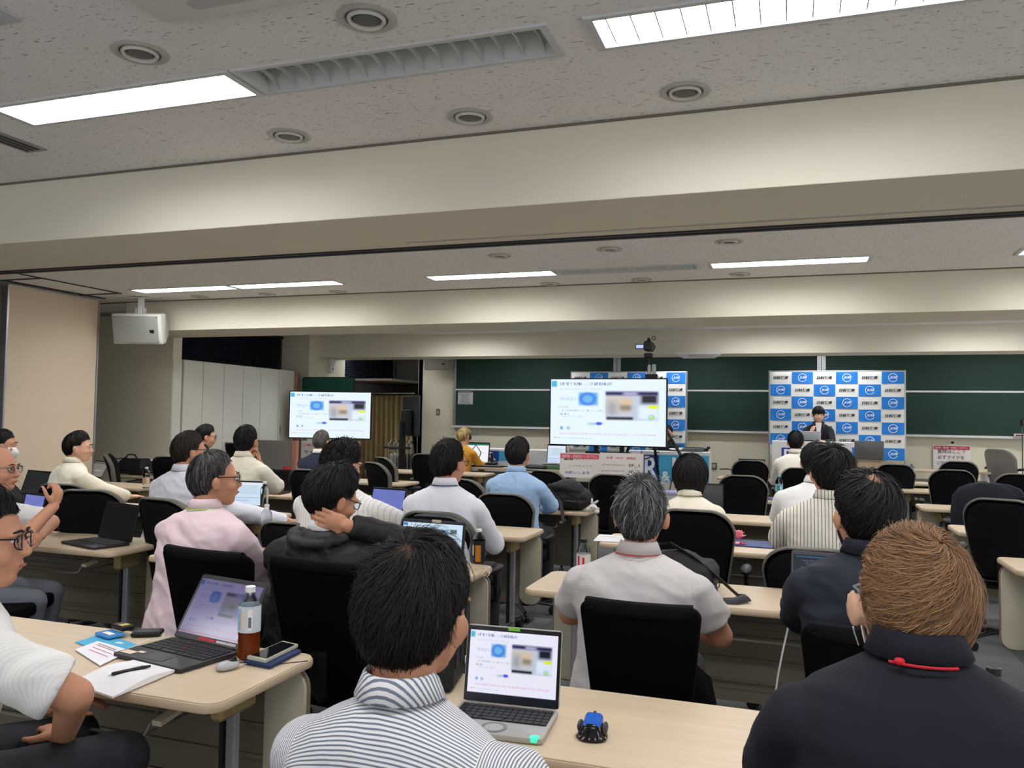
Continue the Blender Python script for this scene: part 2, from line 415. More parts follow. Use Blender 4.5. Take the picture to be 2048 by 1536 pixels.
# ------------------------------------------------------------------ beams
def beam(n, y0, y1, x0=XL, z=ZB):
    return struct(n, box1((x0, y0, z), (XR, y1, HC+.02)), M_beam, bevel=.004)
beam('trim_1', 3.42, 4.17); beam('trim_2', 7.58, 8.33, -7.45); beam('trim_3', 11.7, 12.25, -7.4)
struct('trim_4', box1((XL, 3.416, HC-.012), (XR, 3.44, HC)), mat('shadow_joint', (120, 112, 100), .8))
b = MB(); b.box(((XL+XR)/2, 4.10, ZB-.004), (XR-XL, .02, .010)); b.box(((XL+XR)/2, 4.155, ZB-.004), (XR-XL, .025, .012)); struct('trim_5', b, M_dark)
struct('trim_6', box1((XL, 7.574, HC-.01), (XR, 7.6, HC)), mat('shadow_joint'))
b = MB(); b.box((-1.9+1.5, 3.98, ZB-.002), (3.2, .012, .006)); struct('trim_7', b, mat('faint_joint', (170, 166, 156), .7))
# sliding partition tracks in the far ceiling at left
b = MB()
def trk(a, c, w_=.028):
    a, c = V(a), V(c); d = (c-a); m_ = (a+c)/2; b.box((m_.x, m_.y, HC-.003), (abs(d.x)+w_, abs(d.y)+w_, .010))
trk((-6.95, 4.2, 0), (-6.95, 6.98, 0)); trk((-7.5, 6.0, 0), (-6.95, 6.0, 0)); trk((-7.5, 6.98, 0), (-6.95, 6.98, 0)); trk((-7.45, 6.0, 0), (-7.45, 7.25, 0), .03)
struct('trim_8', b, M_dark)
# ------------------------------------------------------------------ walls
struct('wall_left', box1((XL-.1, YB, -.1), (XL, 15.8, HC)), M_wall)
struct('wall_left_partition', box1((-7.75, YB, -.1), (-7.62, 5.9, HC)), mat('partition_grey', (150, 146, 140), .7))
t = thing('sliding_partition', 'tall beige sliding wall panel with pale metal edges at far left', 'partition', (-7.5, 6.63, 0))
b = MB(); b.box((0, 0, 1.37), (.07, 1.11, 2.7)); b.build('panel', M_wall2, t)
for s in (-1, 1): b = MB(); b.box((.002, s*.568, 1.37), (.082, .02, 2.71)); b.build('edge_strip', M_alu, t)
b = MB(); b.box((.002, 0, 2.727), (.08, 1.12, .014)); b.build('top_strip', M_alu, t)
b = MB(); b.box((0, 0, .01), (.05, 1.1, .02)); b.build('floor_seal', M_dark, t)
t = thing('stored_partition', 'dark-edged stored wall panel at the very left behind the beige one', 'partition', (-7.72, 5.6, 0))
b = MB(); b.box((.02, .28, 1.36), (.08, .3, 2.7)); b.build('panel', mat('partition_grey'), t)
b = MB(); b.box((.06, .38, 1.36), (.05, .12, 2.7)); b.build('edge_strip', M_black, t)
struct('wall_left_pier', box1((XL, 8.34, -.1), (-7.42, 8.5, ZB+.3)), M_wall)
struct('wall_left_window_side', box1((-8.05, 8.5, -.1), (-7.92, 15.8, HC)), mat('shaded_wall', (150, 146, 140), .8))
struct('wall_left_column', box1((-7.95, 11.38, -.1), (-7.4, 12.5, HC)), M_wall)
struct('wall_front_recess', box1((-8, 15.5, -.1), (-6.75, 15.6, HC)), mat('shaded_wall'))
struct('wall_front', box1((-6.78, YF, -.1), (XR, YF+.12, HC)), M_wall)
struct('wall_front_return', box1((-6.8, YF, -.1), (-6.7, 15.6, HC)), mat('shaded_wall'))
struct('trim_9', box1((-7.95, 13.1, 2.10), (-6.8, 15.45, 2.14)), mat('pelmet_grey', (110, 104, 100), .6))
struct('trim_10', box1((-7.95, 15.38, 1.4), (-6.8, 15.48, 2.1)), mat('pelmet_grey'))
# stage
struct('floor_stage', box1((-4.2, 12.05, -.006), (XR, YF, .19)), mat('stage_carpet', (96, 92, 84), .9))
# blinds in the windows
M_bl = mat('navy_blind_slat', (26, 32, 46), .5)
def blind(name, label, x, y0, y1, z0, z1, pole):
    t = thing(name, label, 'blind', (x, (y0+y1)/2, z0)); L = y1-y0; n = int((z1-z0)/.03)
    for i in range(n):
        b = MB(); b.box((0, 0, .015+i*.03), (.026, L, .0025), rot=(0, .9, 0)); b.build('slat', M_bl, t)
    b = MB(); b.box((0, 0, z1-z0-.01), (.05, L, .04)); b.build('head_rail', M_black, t)
    b = MB()
    for k in range(4): b.cyl((.02, -L/2+L*(k+.5)/4, 0), (.02, -L/2+L*(k+.5)/4, z1-z0), .003, 5)
    b.build('cord', M_black, t)
    b = MB(); b.box((-.03, 0, (z1-z0)/2), (.01, L, z1-z0)); b.build('backing', mat('night_glass', (10, 12, 18), .1), t)
    b = MB()
    for k in range(14): b.box((.03, L/2-.03, .03+k*(z1-z0-.05)/14), (.012, .012, .022))
    b.build('bead_chain', mat('bead_chain', (190, 195, 200), .3), t)
blind('window_blind', 'dark navy venetian blind above the white cupboards', -7.86, 8.52, 11.3, 2.02, 2.72, 1)
blind('window_blind', 'dark navy blind in the recess beyond the wall column', -7.8, 13.0, 15.1, 2.14, 2.72, 1)
# ------------------------------------------------------------------ cupboards
M_cup = mat('cupboard_white', (222, 219, 205), .45, coat=.1); M_seam = mat('seam_dark', (120, 118, 110), .6)
ys = [8.52, 8.89, 9.31, 9.725, 10.13, 10.575, 10.98]
struct('trim_11', box1((-7.9, 8.345, 0), (-7.41, 8.5, 2.14)), M_cup)
for u in range(3):
    a, m_, c = ys[2*u], ys[2*u+1], ys[2*u+2]
    t = thing('tall_cupboard', ['tall white double-door cupboard next to the cream pier, nearest', 'middle one of the three tall white cupboards', 'farthest tall white cupboard, beside the wide screen'][u], 'cupboard', (-7.66, (a+c)/2, 0), 0, 'tall white cupboards along the left wall')
    b = MB(); b.box((0, 0, 1.075), (.48, c-a-.002, 2.15)); b.build('body', M_cup, t)
    for k, (p, q) in enumerate(((a, m_), (m_, c))):
        b = MB(); b.box((.252, (p+q)/2-(a+c)/2, 1.1), (.02, q-p-.008, 2.08)); d = b.build('door', M_cup, t, bevel=.002)
        if k == 1:
            b = MB(); b.rslab(.022, .14, .01, .262, .266, .001, 3, (p-(a+c)/2+.06, 1.23), plane='YZ'); b.build('handle', mat('handle_grey', (128, 128, 122), .4), d, smooth='a')
            b = MB(); b.cyl((.262, p-(a+c)/2+.06, 1.03), (.268, p-(a+c)/2+.06, 1.03), .012); b.build('lock', M_black, d)
t = thing('wood_end_panel', 'narrow reddish timber end panel beside the last cupboard', 'panel', (-7.66, 11.05, 0))
b = MB(); b.box((0, 0, 1.07), (.46, .12, 2.14)); b.build('board', mat('raw_red_timber', (176, 122, 98), .6, var=(8, .2, (1, 1, .1))), t)
# ------------------------------------------------------------------ chalkboards
M_gr = mat('chalkboard_green', (36, 64, 54), .55, var=(2, .12), spec=.3)
bx = [-6.04, -2.92, .44, 3.8]
for i in range(3):
    t = thing('chalkboard', ['dark green double chalkboard behind the big screen, with a notice on it', 'dark green double chalkboard between the two backdrops', 'dark green double chalkboard at the right of the front wall'][i], 'chalkboard', ((bx[i]+bx[i+1])/2, 14.16, 1.27), 0, 'green chalkboards on the front wall')
    W_ = bx[i+1]-bx[i]
    for k, (z0, z1, yy) in enumerate(((.05, .70, -.02), (.73, 1.42, 0))):
        b = MB(); b.box((0, yy, (z0+z1)/2), (W_-.12, .02, z1-z0)); d = b.build('board_leaf', M_gr, t)
    b = MB(); b.box((0, -.03, .715), (W_-.1, .02, .028)); b.build('middle_rail', M_white, t)
    b = MB(); b.box((0, -.035, .025), (W_-.02, .07, .035)); b.build('chalk_tray', M_white, t)
    for s in (-1, 1): b = MB(); b.box((s*(W_/2-.035), -.01, .72), (.06, .05, 1.45)); b.box((s*(W_/2-.035), -.04, .72), (.012, .02, 1.45)); b.build('side_rail', M_alu, t)
p = aty(930, 796, 14.1); t = thing('notice', 'printed white notice sheet stuck on the left chalkboard', 'notice', (p.x, 14.12, p.z))
b = MB(); b.box((0, 0, 0), (.3, .003, .24)); b.build('sheet', mat('paper_grey', (205, 208, 208), .7), t)
b = MB(); b.box((0, -.003, .105), (.28, .001, .012)); 
for k in range(9): b.box((-.02+(k % 3)*.008, -.003, .07-k*.02), (.22-(k*37 % 7)*.012, .001, .006))
b.box((0, -.003, -.11), (.28, .001, .008)); b.build('print', mat('ink', (70, 74, 76), .8), t)
t = thing('eraser_cleaner', 'small box with red front on the chalk tray, far right', 'chalkboard eraser', (aty(2043, 872, 14.05).x, 14.06, 1.30))
b = MB(); b.box((0, 0, .0325), (.2, .05, .045)); b.build('body', M_white, t, bevel=.004); b = MB(); b.box((0, -.027, .03), (.16, .004, .018)); b.build('felt', mat('dark_red', (110, 40, 44), .8), t)
# light switches, socket
for (u, v, y, l, w_, h_) in ((876, 824, 14.19, 'small beige wall switch left of the chalkboard', .07, .12), (1428, 932, 14.19, 'grey wall socket plate below the chalkboard by the cloth table', .1, .11)):
    p = aty(u, v, y); t = thing('wall_switch' if u < 1000 else 'wall_socket', l, 'switch' if u < 1000 else 'socket', (p.x, y, p.z))
    b = MB(); b.rslab(w_, h_, .01, -.012, 0, .003, 3, plane='XZ'); b.build('plate', mat('plate_dark', (96, 92, 82), .5), t)
    b = MB(); b.rslab(w_*.5, h_*.6, .006, -.016, -.012, .001, 3, plane='XZ'); b.build('rocker', mat('plate_beige', (186, 180, 160), .4), t)
# front-wall hook with speaker box etc.
p = aty(658, 730, 11.9); t = thing('wall_lamp', 'small white box sensor on the wall column under the beam', 'wall sensor', (-7.4, 12.0, aty(658, 728, 12).z))
b = MB(); b.rslab(.14, .3, .04, 0, .07, .01, 4, plane='YZ'); b.build('cover', M_white, t, smooth='a'); b = MB(); b.ell((.07, 0, -.08), (.012, .03, .03)); b.build('lens', mat('sensor_lens', (170, 170, 165), .2), t, smooth='a')
# ------------------------------------------------------------------ loudspeakers
def speaker(label, loc, rz, tilt, mcol, sc=1, mesh_col=(150, 150, 142)):
    t = thing('loudspeaker', label, 'speaker', loc, rz)
    R = Euler((tilt, 0, 0)).to_matrix().to_4x4(); g = mat('speaker_grille_%d' % mesh_col[0], mesh_col, .7); hs = mat('speaker_body_%d' % mcol[0], mcol, .5)
    b = MB(); b.M = R; w_, h_ = .56*sc, .34*sc
    b.loft([[V(p) for p in ((-w_/2, -.02, -h_/2), (w_/2, -.02, -h_/2), (w_/2, -.02, h_/2), (-w_/2, -.02, h_/2))], [V(p) for p in ((-w_/2, .06, -h_/2), (w_/2+.0, .06, -h_/2), (w_/2+.02, .06, h_/2), (-w_/2, .06, h_/2))], [V(p) for p in ((-w_*.36, .27*sc, -h_*.34), (w_*.4, .27*sc, -h_*.34), (w_*.4, .27*sc, h_*.34), (-w_*.36, .27*sc, h_*.34))]])
    b.build('cabinet', hs, t, bevel=.015)
    b = MB(); b.M = R; b.box((-.01, -.024, 0), (w_*.9, .012, h_*.88)); b.build('grille', g, t, bevel=.004)
    b = MB(); b.M = R; b.box((w_*.31, -.034, -.02), (.045, .004, .03), rot=(0, .1, 0)); b.add([(w_*.31-.03, -.035, .0), (w_*.31, -.035, -.02), (w_*.31+.03, -.035, .0), (w_*.31, -.035, -.005)], [(0, 1, 2, 3)]); b.build('badge', M_black, t)
    b = MB(); b.M = R
    for sx in (-1, 1):
        for sz in (-1, 1): b.cyl((sx*w_*.42, -.033, sz*h_*.4), (sx*w_*.42, -.028, sz*h_*.4), .005, 8)
    b.build('screw', M_black, t)
    return t
t = speaker('white loudspeaker hung under the ceiling at the left, tilted down', (-6.92, 7.22, 2.39), .3, .25, (205, 205, 196))
b = MB(); b.box((0, .06, .355), (.2, .08, .01)); b.box((0, .06, .25), (.05, .05, .2)); b.box((.045, .06, .2), (.008, .06, .08)); b.box((-.045, .06, .2), (.008, .06, .08)); b.build('bracket', M_white, t)
p = aty(876, 726, 13.9); t = speaker('grey loudspeaker on the front wall left of the chalkboards', (p.x, 13.82, p.z), .2, .2, (160, 158, 148), .8, (140, 138, 130))
b = MB(); b.box((0, .25, .02), (.05, .3, .05)); b.build('bracket', mat('speaker_body_160'), t)
# ceiling unit under the third beam
p = atz(1400, 710, 2.40); t = thing('ceiling_projector', 'white slim ceiling unit with grey grille hanging above the chalkboards', 'projector', (p.x, 11.5, 2.41))
b = MB(); b.loft([[V((sx*(.3-i), sy*(.16-i*.6), z)) for sx, sy in ((-1, -1), (1, -1), (1, 1), (-1, 1))] for i, z in ((0, 0), (.02, -.03), (.09, -.07))]); b.build('housing', M_white, t)
b = MB(); b.box((.03, -.13, -.035), (.3, .02, .04), rot=(.4, 0, 0)); b.build('grille', mat('grille_grey'), t)
# ================================================================== desks
def desk_mat():
    m = mat('pale_wood_laminate', (216, 196, 166), .38, spec=.4); nb = NB(m); p = nb.N['Principled BSDF']
    tc = nb.N.new('ShaderNodeTexCoord'); mp = nb.N.new('ShaderNodeMapping'); mp.inputs['Scale'].default_value = (1.6, 42, 10)
    nz = nb.N.new('ShaderNodeTexNoise'); nz.inputs['Scale'].default_value = 1.2; nz.inputs['Detail'].default_value = 5
    nb.L.new(tc.outputs['Object'], mp.inputs[0]); nb.L.new(mp.outputs[0], nz.inputs[0])
    nb.L.new(nb.mix(nz.outputs[0], lin((196, 175, 146)), lin((215, 195, 166))), p.inputs['Base Color']); return m
M_desk = desk_mat()
M_edge = mat('desk_edge_beige', (196, 176, 148), .4); M_mod = mat('desk_panel_taupe', (124, 114, 97), .6); M_wing = mat('desk_wing_beige', (196, 188, 164), .5)
M_must = mat('mustard_bracket', (172, 150, 100), .5); M_wire = mat('rack_wire_grey', (128, 122, 112), .4, .4)
def make_desk(L=1.8):
    t = thing('folding_desk', 'x', 'desk'); D = .5; zt = .70
    b = MB(); b.rslab(L-.01, D-.01, .05, zt-.004, zt, .0015, 6); b.build('desktop', M_desk, t)
    b = MB(); b.rslab(L, D, .055, zt-.03, zt-.002, .008, 6); b.build('edge_band', M_edge, t, smooth='a')
    # modesty panel with ridges at the far edge; rounded wings outside the legs
    b = MB(); b.box((0, D/2-.03, .415), (L-.34, .014, .43)); 
    for k in range(4): b.box((0, D/2-.042, .27+k*.1), (L-.34, .012, .012))
    b.build('modesty_panel', M_mod, t)
    b = MB(); b.box((0, D/2-.045, .205), (L-.34, .016, .05)); b.build('lower_rail', M_mod, t)
    for s in (-1, 1):
        b = MB(); b.rslab(.15, .48, .06, D/2-.05, D/2-.015, .006, 6, (s*(L/2-.095), .42), plane='XZ'); b.build('side_wing', M_wing, t, smooth='a')
        b = MB(); b.rslab(.165, .495, .066, D/2-.038, D/2-.026, .003, 6, (s*(L/2-.095), .42), plane='XZ'); b.build('wing_edge', M_mod, t, smooth='a')
        x = s*(L/2-.17)
        b = MB(); b.box((x, .05, .615), (.05, .17, .11), ch=.012); b.build('bracket', M_must, t)
        b = MB(); b.loft([[V((x-s*.035+d, y, z)) for y, z in ((-.1, .668), (.14, .668), (.14, .54), (.1, .54))] for d in (-.003, .003)]); b.build('bracket_plate', M_wing, t)
        b = MB(); b.tube([(x-s*.06, .12, .60), (x-s*.06, -.13, .625)], .006, 8); b.build('release_rod', M_chrome, t, smooth='a')
        b = MB(); b.loft([[V((x-s*.06+dx, y, z)) for dx, z in ((-.016, zz), (.016, zz), (.016, zz+.014), (-.016, zz+.014))] for y, zz in ((-.20, .60), (-.12, .612))]); b.build('lever_tip', M_wing, t)
        for k, dx in enumerate((0,)):
            b = MB(); b.box((x, .05, .33), (.035, .03, .5), ch=.006); b.build('leg', mat('satin_steel', (176, 178, 182), .4, .6), t)
            b = MB(); b.box((x-s*.03, .05, .33), (.014, .03, .5)); b.build('leg_cover', M_dark, t)
        b = MB(); b.tube([(x, -.21, .075), (x, -.1, .085), (x, .1, .085), (x, .22, .075)], (.013), 8); b.build('foot', M_chrome, t, smooth='a')
        for yy in (-.2, .21):
            b = MB(); b.cyl((x-.022, yy, .03), (x-.006, yy, .03), .028, 14); b.cyl((x+.006, yy, .03), (x+.022, yy, .03), .028, 14); b.box((x, yy, .045), (.012, .03, .05)); b.build('caster', M_black, t, smooth='a')
    b = MB()
    xs = L/2-.28
    b.tube([(-xs, -.1, .66), (-xs, -.16, .60), (-xs, -.19, .565), (-xs+.03, -.2, .56), (xs-.03, -.2, .56), (xs, -.19, .565), (xs, -.16, .6), (xs, -.1, .66)], .005, 6)
    b.tube([(-xs, -.18, .565), (-xs, .12, .575), (-xs, .16, .66)], .004, 6); b.tube([(xs, -.18, .565), (xs, .12, .575), (xs, .16, .66)], .004, 6)
    b.tube([(-xs, -.05, .57), (xs, -.05, .57)], .004, 6); b.tube([(-xs, .08, .573), (xs, .08, .573)], .004, 6)
    b.build('book_rack', M_wire, t, smooth='a')
    b = MB(); b.box((0, .1, .655), (L-.4, .2, .03)); b.build('under_tray', M_dark, t)
    return t
dk = make_desk(); dks = make_desk(1.2); DKFIRST = {'l': dk, 's': dks}; used = set()
def desk(x0, x1, yf, label, small=0):
    k = 's' if small else 'l'; r = DKFIRST[k]; c = ((x0+x1)/2, yf+.25, 0)
    if k not in used: used.add(k); r.location = c; tag(r, label, None, 'folding desks in rows'); return r
    return dup(r, c, 0, label, 'folding desks in rows')
R1, R2, R3, R4, R5, R6 = 1.79, 3.49, 4.97, 6.52, 8.3, 10.3
desk(-3.22, -1.42, R1, 'near left wood desk with the open notebook, tea bottle and dark laptop')
desk(-.98, .82, R1, 'nearest wood desk in the foreground with the blue trackball mouse')
desk(-3.25, -1.45, R2, 'wood desk with the coffee bottle on its corner, in front of the hooded man')
desk(-5.28, -3.48, R2, 'wood desk at left carrying the laptop with the black screen')
desk(-1.14, .66, R2, 'wood desk under the shoulder bag with a trailing strap')
desk(-3.42, -1.62, R3, 'empty-cornered wood desk just beyond the coffee bottle')
desk(-5.45, -3.65, R3, 'wood desk with the half empty bottle at its rounded corner, left of centre')
desk(-1.14, .66, R3, 'wood desk with the nearer pink rosette and blue folder')
desk(-3.38, -1.58, R4, 'wood desk carrying the black backpack')
desk(-5.5, -3.7, R4, 'wood desk in front of the leaning man in the cream shirt')
desk(-1.1, .7, R4, 'wood desk with a small white card, beyond the nearer rosette')
desk(-1.1, .7, R5, 'wood desk with the blue-capped tea bottle and farther rosette')
desk(-5.95, -4.15, R5, 'wood desk behind the navy suit man and the two rounded chairs')
desk(-5.7, -3.9, R6-.1, 'farthest left wood desk, ending near the woman in orange')
desk(1.12, 2.92, R3-.0, 'wood desk at the lower right picture edge, right block, nearest')
desk(1.12, 2.92, R4+.05, 'second nearest desk of the right block')
desk(1.12, 2.92, R5, 'third desk of the right block, partly behind the draped jacket')
desk(1.12, 2.92, R6+.1, 'fourth desk of the right block, just behind the wide row of chairs')
desk(-.98, .82, 11.45, 'front row desk with the laptop and black mouse before the cloth table')
desk(1.0, 2.8, 11.7, 'front row desk with loose papers and a headset')
desk(-7.3, -6.1, R3+.1, 'small desk at the far left edge under the grey laptop', 1)
desk(-7.36, -6.16, R4, 'small left desk before the man in white by the wall panel', 1)
desk(-7.75, -6.55, 7.75, 'small desk against the wall carrying the black bag', 1)
# ================================================================== chairs
M_fab = mat('black_chair_fabric', (14, 15, 18), .95, bump=(500, .3, .001), spec=.2); M_rim = mat('chair_rim_grey', (98, 94, 86), .55)
M_blk = mat('jet_black_fabric', (4, 4, 6), .95, bump=(500, .3, .001), spec=.12)
def base5(t, rim):
    b = MB(); b.lathe([(.028, .1), (.028, .25), (.02, .25), (.02, .42)], 14); b.build('gas_column', M_black, t, smooth='a')
    for k in range(5):
        a = k*2*PI/5+.3; d = V((math.cos(a), math.sin(a), 0))
        b = MB(); b.tube([d*.02+V((0, 0, .11)), d*.15+V((0, 0, .10)), d*.29+V((0, 0, .075))], [(.022, .016), (.018, .014), (.014, .012)], 8); b.build('base_arm', mat('chair_base_black', (24, 24, 26), .35), t, smooth='a')
        c = d*.29; e = V((-d.y, d.x, 0)); b = MB()
        for s in (-1, 1): b.cyl(c+e*s*.006+V((0, 0, .028)), c+e*s*.024+V((0, 0, .028)), .028, 14)
        b.cyl(c+V((0, 0, .04)), c+V((0, 0, .075)), .008, 8); b.build('caster', M_black, t, smooth='a')
def back_shell(w, h, wb, z0, y0, th, cz, rt, rb, curve=.05, lean=.12):
    """rounded backrest outline lofted front to back, curved round the sitter"""
    out = []
    n = 9
    for cx, cy, a0, r in ((w/2-rt, h-rt, 0, rt), (-w/2+rt, h-rt, PI/2, rt), (-wb/2+rb, rb, PI, rb), (wb/2-rb, rb, 1.5*PI, rb)):
        for k in range(n+1): a = a0+PI/2*k/n; out.append((cx+r*math.cos(a), cy+r*math.sin(a)))
    def P(x, z, y, s): 
        x, z = x*s, (z-h/2)*s+h/2
        return V((x, y0+y+curve*(x/(w/2))**2-lean*(z/h)+.03*math.sin(z/h*PI), z0+z))
    rings = []
    for y, s in ((-th/2, .96), (-th/2+.004, .985), (-th/4, 1), (th/4, 1), (th/2-.004, .985), (th/2, .96)): rings.append([P(x, z, y, s) for x, z in out])
    return rings, P
def chairA():
    t = thing('office_chair', 'x', 'chair')
    rings, P = back_shell(.45, .53, .36, .44, -.2, .05, 0, .14, .09)
    b = MB(); b.loft(rings, False); b.build('back_frame', M_rim, t, smooth='a')
    def disc(s, y):
        b = MB(); rs = []
        for k in (s, s*.97, s*.7, s*.4, s*.05): 
            out = []; 
            for p in rings[2]: pass
            rs.append(k)
        n = 9; w, h, wb, rt, rb = .45, .53, .36, .14, .09; o2 = []
        for cx, cy, a0, r in ((w/2-rt, h-rt, 0, rt), (-w/2+rt, h-rt, PI/2, rt), (-wb/2+rb, rb, PI, rb), (wb/2-rb, rb, 1.5*PI, rb)):
            for k in range(n+1): a = a0+PI/2*k/n; o2.append((cx+r*math.cos(a), cy+r*math.sin(a)))
        sg = 1 if y > 0 else -1
        R = [[P(x, z, y-sg*.012, s) for x, z in o2]]+[[P(x, z, y+sg*e, k) for x, z in o2] for k, e in ((s, 0), (s*.97, .003), (s*.7, .006), (s*.35, .008), (s*.03, .008))]
        b.loft(R); return b
    disc(.89, -.026).build('rear_panel', M_fab, t, smooth='a'); disc(.95, .026).build('back_cushion', M_fab, t, smooth='a')
    b = MB(); b.rslab(.47, .45, .1, .41, .48, .02, 6, (0, .04)); b.build('seat', M_fab, t, smooth='a')
    b = MB(); b.rslab(.4, .38, .08, .385, .41, .005, 6, (0, .04)); b.build('seat_pan', M_black, t, smooth='a')
    b = MB(); b.tube([(0, 0, .40), (0, -.2, .40), (0, -.25, .46), (0, -.25, .6)], [(.03, .01)]*4, 8); b.build('back_bracket', M_black, t, smooth='a')
    for s in (-1, 1):
        b = MB(); b.tube([(s*.2, .02, .40), (s*.27, .0, .44), (s*.27, -.02, .6)], .014, 8); b.build('arm_post', M_black, t, smooth='a')
        b = MB(); b.ell((s*.27, -.02, .62), (.035, .11, .028)); b.build('armrest', M_black, t, smooth='a')
    base5(t, M_rim); return t
def chairB():
    t = thing('office_chair', 'x', 'chair')
    rings, P = back_shell(.40, .56, .29, .38, -.2, .05, 0, .035, .03, .03, .1)
    b = MB(); b.loft(rings); b.build('back_cushion', M_blk, t, smooth='a')
    b = MB(); b.tube([P(x, .545, 0, 1) for x in (-.175, -.1, 0, .1, .175)], [(.022, .03)]*5, 12); b.build('top_roll', M_fab, t, smooth='a')
    b = MB(); b.rslab(.46, .45, .08, .41, .48, .02, 6, (0, .04)); b.build('seat', M_blk, t, smooth='a')
    b = MB(); b.tube([(0, 0, .40), (0, -.2, .40), (0, -.25, .46), (0, -.25, .6)], [(.03, .01)]*4, 8); b.build('back_bracket', M_black, t, smooth='a')
    base5(t, M_black); return t
cA, cB = chairA(), chairB(); CF = {'A': cA, 'B': cB}; cused = set()
def chair(u, vt, Y, label, rz=0, k='A', ztop=None, sx=1):
    """chair whose backrest top centre shows at (u, vt), its back at depth Y"""
    p = aty(u, vt, Y); z = p.z if ztop is None else ztop; base = .97 if k == 'A' else .945; s = max(.88, min(1.1, z/base))
    off = Matrix.Rotation(rz, 3, 'Z') @ V((0, -.3, 0)); loc = (p.x-off.x, Y-off.y, 0)
    lab = label; r = CF[k]; g = 'rounded black office chairs' if k == 'A' else 'flat-backed black office chairs'
    if k not in cused: cused.add(k); r.location = loc; r.rotation_euler = (0, 0, rz); r.scale = (sx, 1, s); return tag(r, lab, None, g)
    return dup(r, loc, rz, lab, g, (sx, 1, s))
chair(1004, 986, 5.55, 'rounded chair standing directly behind the blue shirt man')
chair(172, 978, 3.95, 'rounded chair left of centre front, right of two beside the man in white', .35)
chair(122, 967, 4.5, 'dark rounded chair behind the man in white near the wall panel', .2)
chair(318, 995, 3.75, 'rounded chair before the glossy black laptop, left of the pink shirt man', -.15)
chair(214, 906, 7.3, 'rounded chair tilted beside the black bag on the wall desk', -.9)
chair(335, 912, 7.4, 'rounded chair behind the man in glasses, against the white cupboards', .2)
chair(613, 938, 6.25, 'rounded chair left of the curly haired man, below the navy suit', -.05)
chair(763, 914, 8.6, 'smaller rounded chair below the curtain, farther of the pair', -.6)
chair(745, 924, 7.6, 'rounded chair right of the curly haired man, nearer of the pair', -.55)
chair(852, 907, 9.5, 'rounded chair left of the glasses man, below the turned television', .1)
chair(925, 957, 6.35, 'rounded chair between the glasses man and the blue shirt man', -.5)
chair(1090, 940, 7.5, 'rounded chair behind the beige tumbler, right of the blue shirt', -.4)
chair(1222, 948, 7.3, 'rounded chair in front of the two paper posters', 0)
chair(1385, 1018, 4.55, 'rounded chair under the shoulder bag strap, behind the bob-haired person', 0)
chair(1484, 950, 7.7, 'rounded empty chair left of the tea bottle with blue cap', -.1)
chair(1500, 920, 10.3, 'rounded chair in front of the front row laptop', 0)
chair(1602, 935, 9.6, 'rounded chair at the back of the person in the white vest', 0)
chair(1791, 928, 10.7, 'rounded chair right of the tall wood box, before the papers', -.05)
chair(1919, 922, 11.3, 'rounded chair in front of the question notice', 0)
chair(1905, 939, 9.6, 'rounded chair at right, second from the front wall', -.05)
chair(2040, 947, 9.5, 'rounded chair cut by the right picture edge, above the jacket', 0)
cj = chair(1978, 968, 7.7, 'rounded chair with a navy jacket draped over it', 0)
chair(2000, 997, 5.95, 'large rounded chair at the right edge, its casters in the aisle', -.35)
chair(1625, 1095, 4.02, 'rounded chair behind the man in the striped short-sleeved shirt', 0)
chair(575, 1052, 4.0, 'rounded chair mostly hidden behind the black hooded jacket', 0)
chair(865, 1022, 4.1, 'rounded chair behind the raised laptop screen, under the white shirt', 0)
chair(462, 884, 9.4, 'pale backed chair behind the leaning man in cream, mostly hidden', 0)
chair(400, 1095, 2.62, 'flat-backed black chair of the man in the pink shirt', -.12, 'B', .93, 1.12)
chair(625, 1112, 2.60, 'flat-backed black chair of the man in the hooded black jacket', -.1, 'B', .93, 1.1)
chair(1275, 1200, 2.42, 'flat-backed black chair of the grey polo shirt man', 0, 'B', .92, .9)
chair(1750, 1208, 2.36, 'flat-backed black chair of the masked man in the navy jacket', 0, 'B', .92, .92)
for X, l in ((-.6, 'black chair below the picture under the blue striped shirt man'), (.2, 'black chair below the picture under the brown haired man'), (-2.3, 'black chair below the picture under the man at lower left')):
    dup(cB, (X, 1.3, 0), 0, l, 'flat-backed black office chairs')
for X, Y, l in ((-3.95, 3.15, 'black chair of the man with grey trousers'),):
    dup(cB, (X, Y, 0), -1.1, l, 'flat-backed black office chairs')
# grey armchair on the stage at right
t = thing('armchair', 'grey-backed chair with black arms on the stage at far right', 'chair', (aty(2025, 940, 12.9).x, 12.9, .19), -.9)
rings, P = back_shell(.46, .5, .42, .46, -.2, .05, 0, .14, .06)
b = MB(); b.loft(rings); b.build('backrest', mat('grey_chair_back', (120, 116, 110), .8), t, smooth='a')
b = MB(); b.rslab(.48, .46, .08, .42, .49, .02, 5, (0, .04)); b.build('seat', M_black, t, smooth='a')
for s in (-1, 1):
    b = MB(); b.tube([(s*.25, -.2, .69), (s*.26, 0, .70), (s*.26, .25, .72)], [(.025, .012)]*3, 8); b.build('armrest', M_black, t, smooth='a')
    b = MB(); b.tube([(s*.24, .1, .44), (s*.27, .1, .69)], .014, 8); b.build('arm_post', M_black, t, smooth='a')
base5(t, M_black)
